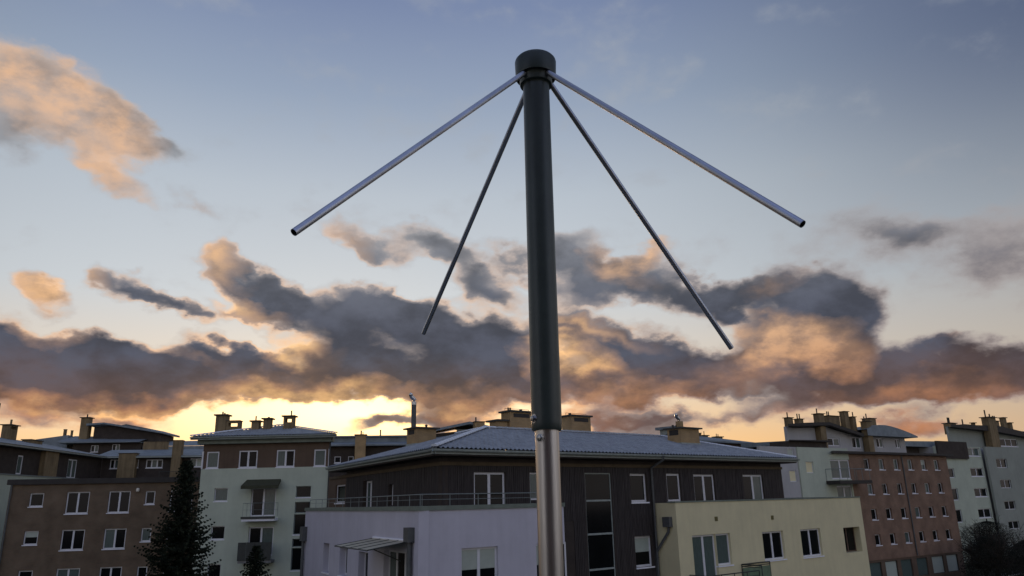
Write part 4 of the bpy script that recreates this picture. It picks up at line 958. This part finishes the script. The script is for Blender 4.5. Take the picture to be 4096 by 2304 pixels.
for a, b, zt, pp in ((-83.9, -80.5, 17.65, (.3, .5)), (-80.3, -76.6, 17.55, (.4,)), (-76.4, -75.2, 17.9, ()), (-70.8, -68.2, 18.4, (.3, .7)), (-67.8, -65.8, 19.0, ()), (-65.7, -64.2, 18.3, ())):
    w = (b - a) / 2; chimney(gb, FG2, a + w, b, .6, .6 + w / 2, 16.2, zt, OCHRE_R, cap=.1, over=.16, pipes=tuple((a + w + q * w, .75, .09) for q in pp))
chimney(gb, FG2, -75.2, -73.0, -1.2, -.3, 14.4, 18.55, OCHRE_R, cap=.1, over=.2, pipes=((-74.8, 1.0, .09), (-73.6, .5, .09)))
lk = thing('link_house', FG @ Matrix.Translation((-95, 2, 0)), 'low dark-roofed link between the red-brown wing and the grey block', 'building')
place('wall', MB().box(-112, -88.3, 2, 9, 0, 14.2).mesh('wall', DARKWALL), lk, FG)
place('roof', MB().prism([(-113, 1), (-84.3, 1), (-84.3, 10), (-113, 10)], 14.21, [14.5, 15.0, 15.4, 14.8]).mesh('roof', ROOF_FAR), lk, FG)
place('pale_parapet', MB().box(-113, -101, .9, 1.2, 12.9, 14.0).mesh('pale_parapet', GREEN), lk, FG)

# low wall with frosted top in front of the shops
lowall = thing('low_wall', FF @ Matrix.Translation((-14, -5, 0)), 'low kerb wall with frosted white top in front of the shop windows', 'wall')
place('wall', MB().box(-26, -3, -5.2, -5, 0, .62).mesh('wall', CONCRETE), lowall, FF)
box_part('frosted_top', lowall, FF, (-26, -3, -5.24, -4.96, .621, .68), SILL)

# ------------------------------------------------------------------ trees
def spruce(name, x, y, h, rbase, label, seed, z_low=.4, group='dark spruces in front of the left-hand blocks'):
    rnd = random.Random(seed)
    t = thing(name, Matrix.Translation((x, y, 0)), label, 'tree', group)
    M = Matrix.Translation((x, y, 0))
    place('trunk', MB().tube([(0, 0, 0), (.03, 0, h * .5), (.08, .02, h * .98)], [h * .016, h * .010, .012], 8).mesh('trunk', BARK, True), t, M)
    b = MB()
    z = z_low
    while z < h - .12:
        f = 1 - z / h
        L = rbase * (f ** .85) * rnd.uniform(.82, 1.12) + .10
        nb = max(5, int(7 + 7 * f))
        a0 = rnd.uniform(0, 6.28)
        for i in range(nb):
            a = a0 + 6.283 * i / nb + rnd.uniform(-.25, .25)
            l = L * (rnd.uniform(.72, 1.12) if rnd.random() > .12 else rnd.uniform(.35, .6)); ca, sa = math.cos(a), math.sin(a)
            steps = max(3, int(l / .16))
            droop = rnd.uniform(.10, .34)
            for k in range(steps + 1):
                s = k / steps; r = l * (.08 + .92 * s)
                zz = z - droop * l * s * (1 - .55 * s * s) + rnd.uniform(-.03, .03) + .16 * l * s ** 3
                cx, cy = ca * r, sa * r
                wdt = (.11 + .20 * l * .5 * (1 - s) ** .7) * rnd.uniform(.7, 1.2)
                b.k = 1 if rnd.random() < .3 else 0
                for q in range(7):
                    sg = -1 if q % 2 else 1
                    ta = a + sg * rnd.uniform(.4, 1.2)
                    dx, dy = math.cos(ta) * wdt, math.sin(ta) * wdt
                    dz = rnd.uniform(-.45, .12) * wdt; wv = rnd.uniform(.015, .035)
                    px, py = -math.sin(ta) * wv, math.cos(ta) * wv
                    b.add([(cx - px, cy - py, zz), (cx + px, cy + py, zz + .01), (cx + dx, cy + dy, zz + dz), (cx + dx * .5, cy + dy * .5, zz + dz * .3 - .09)], [(0, 1, 2), (0, 2, 3)])
        z += .10 + .16 * f
    place('crown', b.mesh('crown', [NEEDLE, NEEDLE2]), t, M)
    return t
spruce('spruce_tree', -18.2, 42, 11.3, 3.5, 'tall dark spruce in front of the brown brick block', 11)
spruce('spruce_tree', -15.05, 45, 6.6, 2.2, 'smaller dark spruce under the balconies of the grey-green tower', 12)

def bush(name, x, y, h, rx, ry, label, seed, n=5000):
    """leafless shrub: many stems, fine twigs and a few old leaves"""
    rnd = random.Random(seed)
    M = Matrix.Translation((x, y, 0))
    t = thing(name, M, label, 'bush', 'leafless bushes below the grey block')
    tr, tw = MB(), MB()
    def twig(p, d, l, r, depth):
        e = p + d * l
        mid = (p + e) / 2 + Vector((rnd.gauss(0, .06), rnd.gauss(0, .06), .04)) * l
        (tr if depth == 0 else tw).tube([p, mid, e], [r, r * .8, r * .5], 5 if depth == 0 else 3, False)
        if depth >= 3: return
        for k in range((6, 5, 5)[depth]):
            s0 = p.lerp(e, rnd.uniform(.3, 1))
            nd = (d + Vector((rnd.gauss(0, .55), rnd.gauss(0, .55), rnd.gauss(.1, .4)))).normalized()
            twig(s0, nd, l * rnd.uniform(.38, .62), r * .5, depth + 1)
    for i in range(16):
        a = rnd.uniform(0, 6.28); sp = rnd.uniform(.05, .95) ** .7
        d = Vector((math.cos(a) * sp * rx / h, math.sin(a) * sp * ry / h, rnd.uniform(.75, 1.0))).normalized()
        twig(Vector((math.cos(a) * rx * .25 * sp, math.sin(a) * ry * .25 * sp, 0)), d, h * rnd.uniform(.5, .66), .06, 0)
    place('stems', tr.mesh('stems', BARK, True), t, M)
    o = place('twigs', tw.mesh('twigs', BARK), t, M); o['kind'] = 'stuff'
    b = MB()
    for i in range(n):
        a = rnd.uniform(0, 6.28); q = rnd.random() ** .6; zz = rnd.random() ** 1.2
        wd = math.sqrt(max(0, 1 - (zz * 1.05) ** 2.2)) * (1 + .25 * math.sin(3 * a + seed))
        p = Vector((math.cos(a) * rx * q * wd, math.sin(a) * ry * q * wd, .05 + zz * h * .92))
        s_ = rnd.uniform(.035, .09); d1 = Vector((rnd.gauss(0, 1), rnd.gauss(0, 1), rnd.gauss(0, 1))).normalized(); d2 = d1.orthogonal().normalized()
        b.k = 1 if rnd.random() < .35 else 0
        b.add([p - d1 * s_, p + d2 * s_ * .5, p + d1 * s_, p - d2 * s_ * .5], [(0, 1, 2, 3)])
    o = place('crown', b.mesh('crown', [LEAF, LEAF2]), t, M); o['kind'] = 'stuff'
    return t
bush('bush', 46.3, 77, 4.9, 3.2, 2.6, 'dark twiggy bush below the corner of the red-brown wing', 21, 24000)
bush('bush', 51.3, 78.5, 4.3, 3.4, 2.6, 'dark twiggy bush at the lower right edge under the grey block', 22, 24000)
bush('bush', 55.5, 92, 5.8, 4.0, 3.0, 'taller bare bush further back in front of the grey block', 23, 20000)

# ------------------------------------------------------------------ the antenna
HUB = Vector((.0417, .9524, EYE + .5843)); UP = Vector((.00435, .03063, .99952)).normalized()
E1 = Vector((1, 0, 0)) - UP * UP.x; E1.normalize(); E2 = UP.cross(E1)
zb = 7.0
base = HUB - UP * ((HUB.z - zb) / UP.z)
ant = thing('antenna', Matrix.Translation(base), 'dark antenna mast with round cap and four drooping metal rods', 'antenna')
SLEEVE = mat('black_green_sleeve', (.060, .084, .075), rough=.40, spec=.65, var=.2, scale=18)
CAPM = mat('black_cap_plastic', (.054, .078, .069), rough=.42, spec=.5, var=.15, scale=25)
TUBE = mat('brushed_steel_tube', (.60, .59, .58), rough=.38, metal=1., var=.16, scale=9, grain=(40, 40, 1.2))
ROD = mat('aluminium_rod', (.54, .58, .66), rough=.40, metal=1., var=.2, scale=14)
BOLT = mat('bolt_steel', (.42, .43, .45), rough=.25, metal=1., var=.1, scale=40)
INNER = mat('dark_tube_inside', (.02, .026, .024), rough=.8, var=.2, scale=30)
I4 = Matrix.Identity(4)
tl = (HUB - base).length
place('mast_tube', MB().lathe([(.0, -.002 - tl + tl), (.0149, 0), (.0149, tl - .42), (.0, tl - .42)], 48, UP, base).mesh('mast_tube', TUBE, True), ant, I4)
place('base_plate', MB().lathe([(.0, .0), (.09, .0), (.09, .008), (.016, .008), (.016, .05), (.0, .05)], 32, UP, base).mesh('base_plate', BOLT), ant, I4)
place('sleeve', MB().lathe([(.0150, -.480), (.0150, -.5005), (.0180, -.5005), (.0190, -.4985), (.0191, -.490), (.0190, -.30), (.0190, .012), (.0, .012)], 56, UP, HUB).mesh('sleeve', SLEEVE, True), ant, I4)
place('cap', MB().lathe([(.0200, .030), (.0275, .030), (.0275, .0085), (.0290, .0080), (.0294, .0100), (.0303, .0335)] + [(.0303 * math.cos(R(t)), .0335 + .0125 * math.sin(R(t))) for t in (12, 24, 36, 48, 60, 70, 80)] + [(.0, .046)], 72, UP, HUB).mesh('cap', CAPM, True), ant, I4)
COLLAR = mat('grey_collar', (.085, .11, .10), rough=.4, spec=.5, var=.15, scale=25)
place('collar', MB().lathe([(.0191, -.004), (.0232, -.004), (.0236, -.003), (.0236, .0295), (.0191, .0295)], 56, UP, HUB).mesh('collar', COLLAR, True), ant, I4)
for az, droop in ((225.59, 45.16), (315 - 2.05, 45.68), (135 - 15.5, 36.5), (45 - 16.0, 50.35)):
    a, r = R(az), R(droop)
    d = E1 * math.cos(a) + E2 * math.sin(a); ax = d * math.cos(r) - UP * math.sin(r)
    s0 = HUB + d * .0303 - ax * .0115; Lr = .4715 + .0115
    rod = place('rod', MB().lathe([(.0, .0), (.0040, .0), (.0040, Lr), (.0033, Lr), (.0033, Lr - .05)], 24, ax, s0).mesh('rod', ROD, True), ant, I4)
    place('rod_bore', MB().lathe([(.00328, Lr - .0015), (.0032, Lr - .03), (.0, Lr - .03)], 20, ax, s0).mesh('rod_bore', INNER, True), rod, I4)
def bolt(along, ang, r0):
    a = R(ang); d = E1 * math.cos(a) + E2 * math.sin(a); c = HUB + UP * along
    o = place('bolt', MB().lathe([(.0028, r0 - .004), (.0050, r0 - .001), (.0050, r0 + .0006), (.0034, r0 + .0009), (.0034, r0 + .0034), (.0, r0 + .0040)], 6, d, c).mesh('bolt', BOLT), ant, I4)
    place('washer', MB().lathe([(.0, r0 - .002), (.0058, r0 - .001), (.0058, r0 + .0002), (.0, r0 + .0003)], 20, d, c).mesh('washer', BOLT, True), o, I4)
bolt(-.5105, 232, .0150)
bolt(-.4865, 212, .0190)
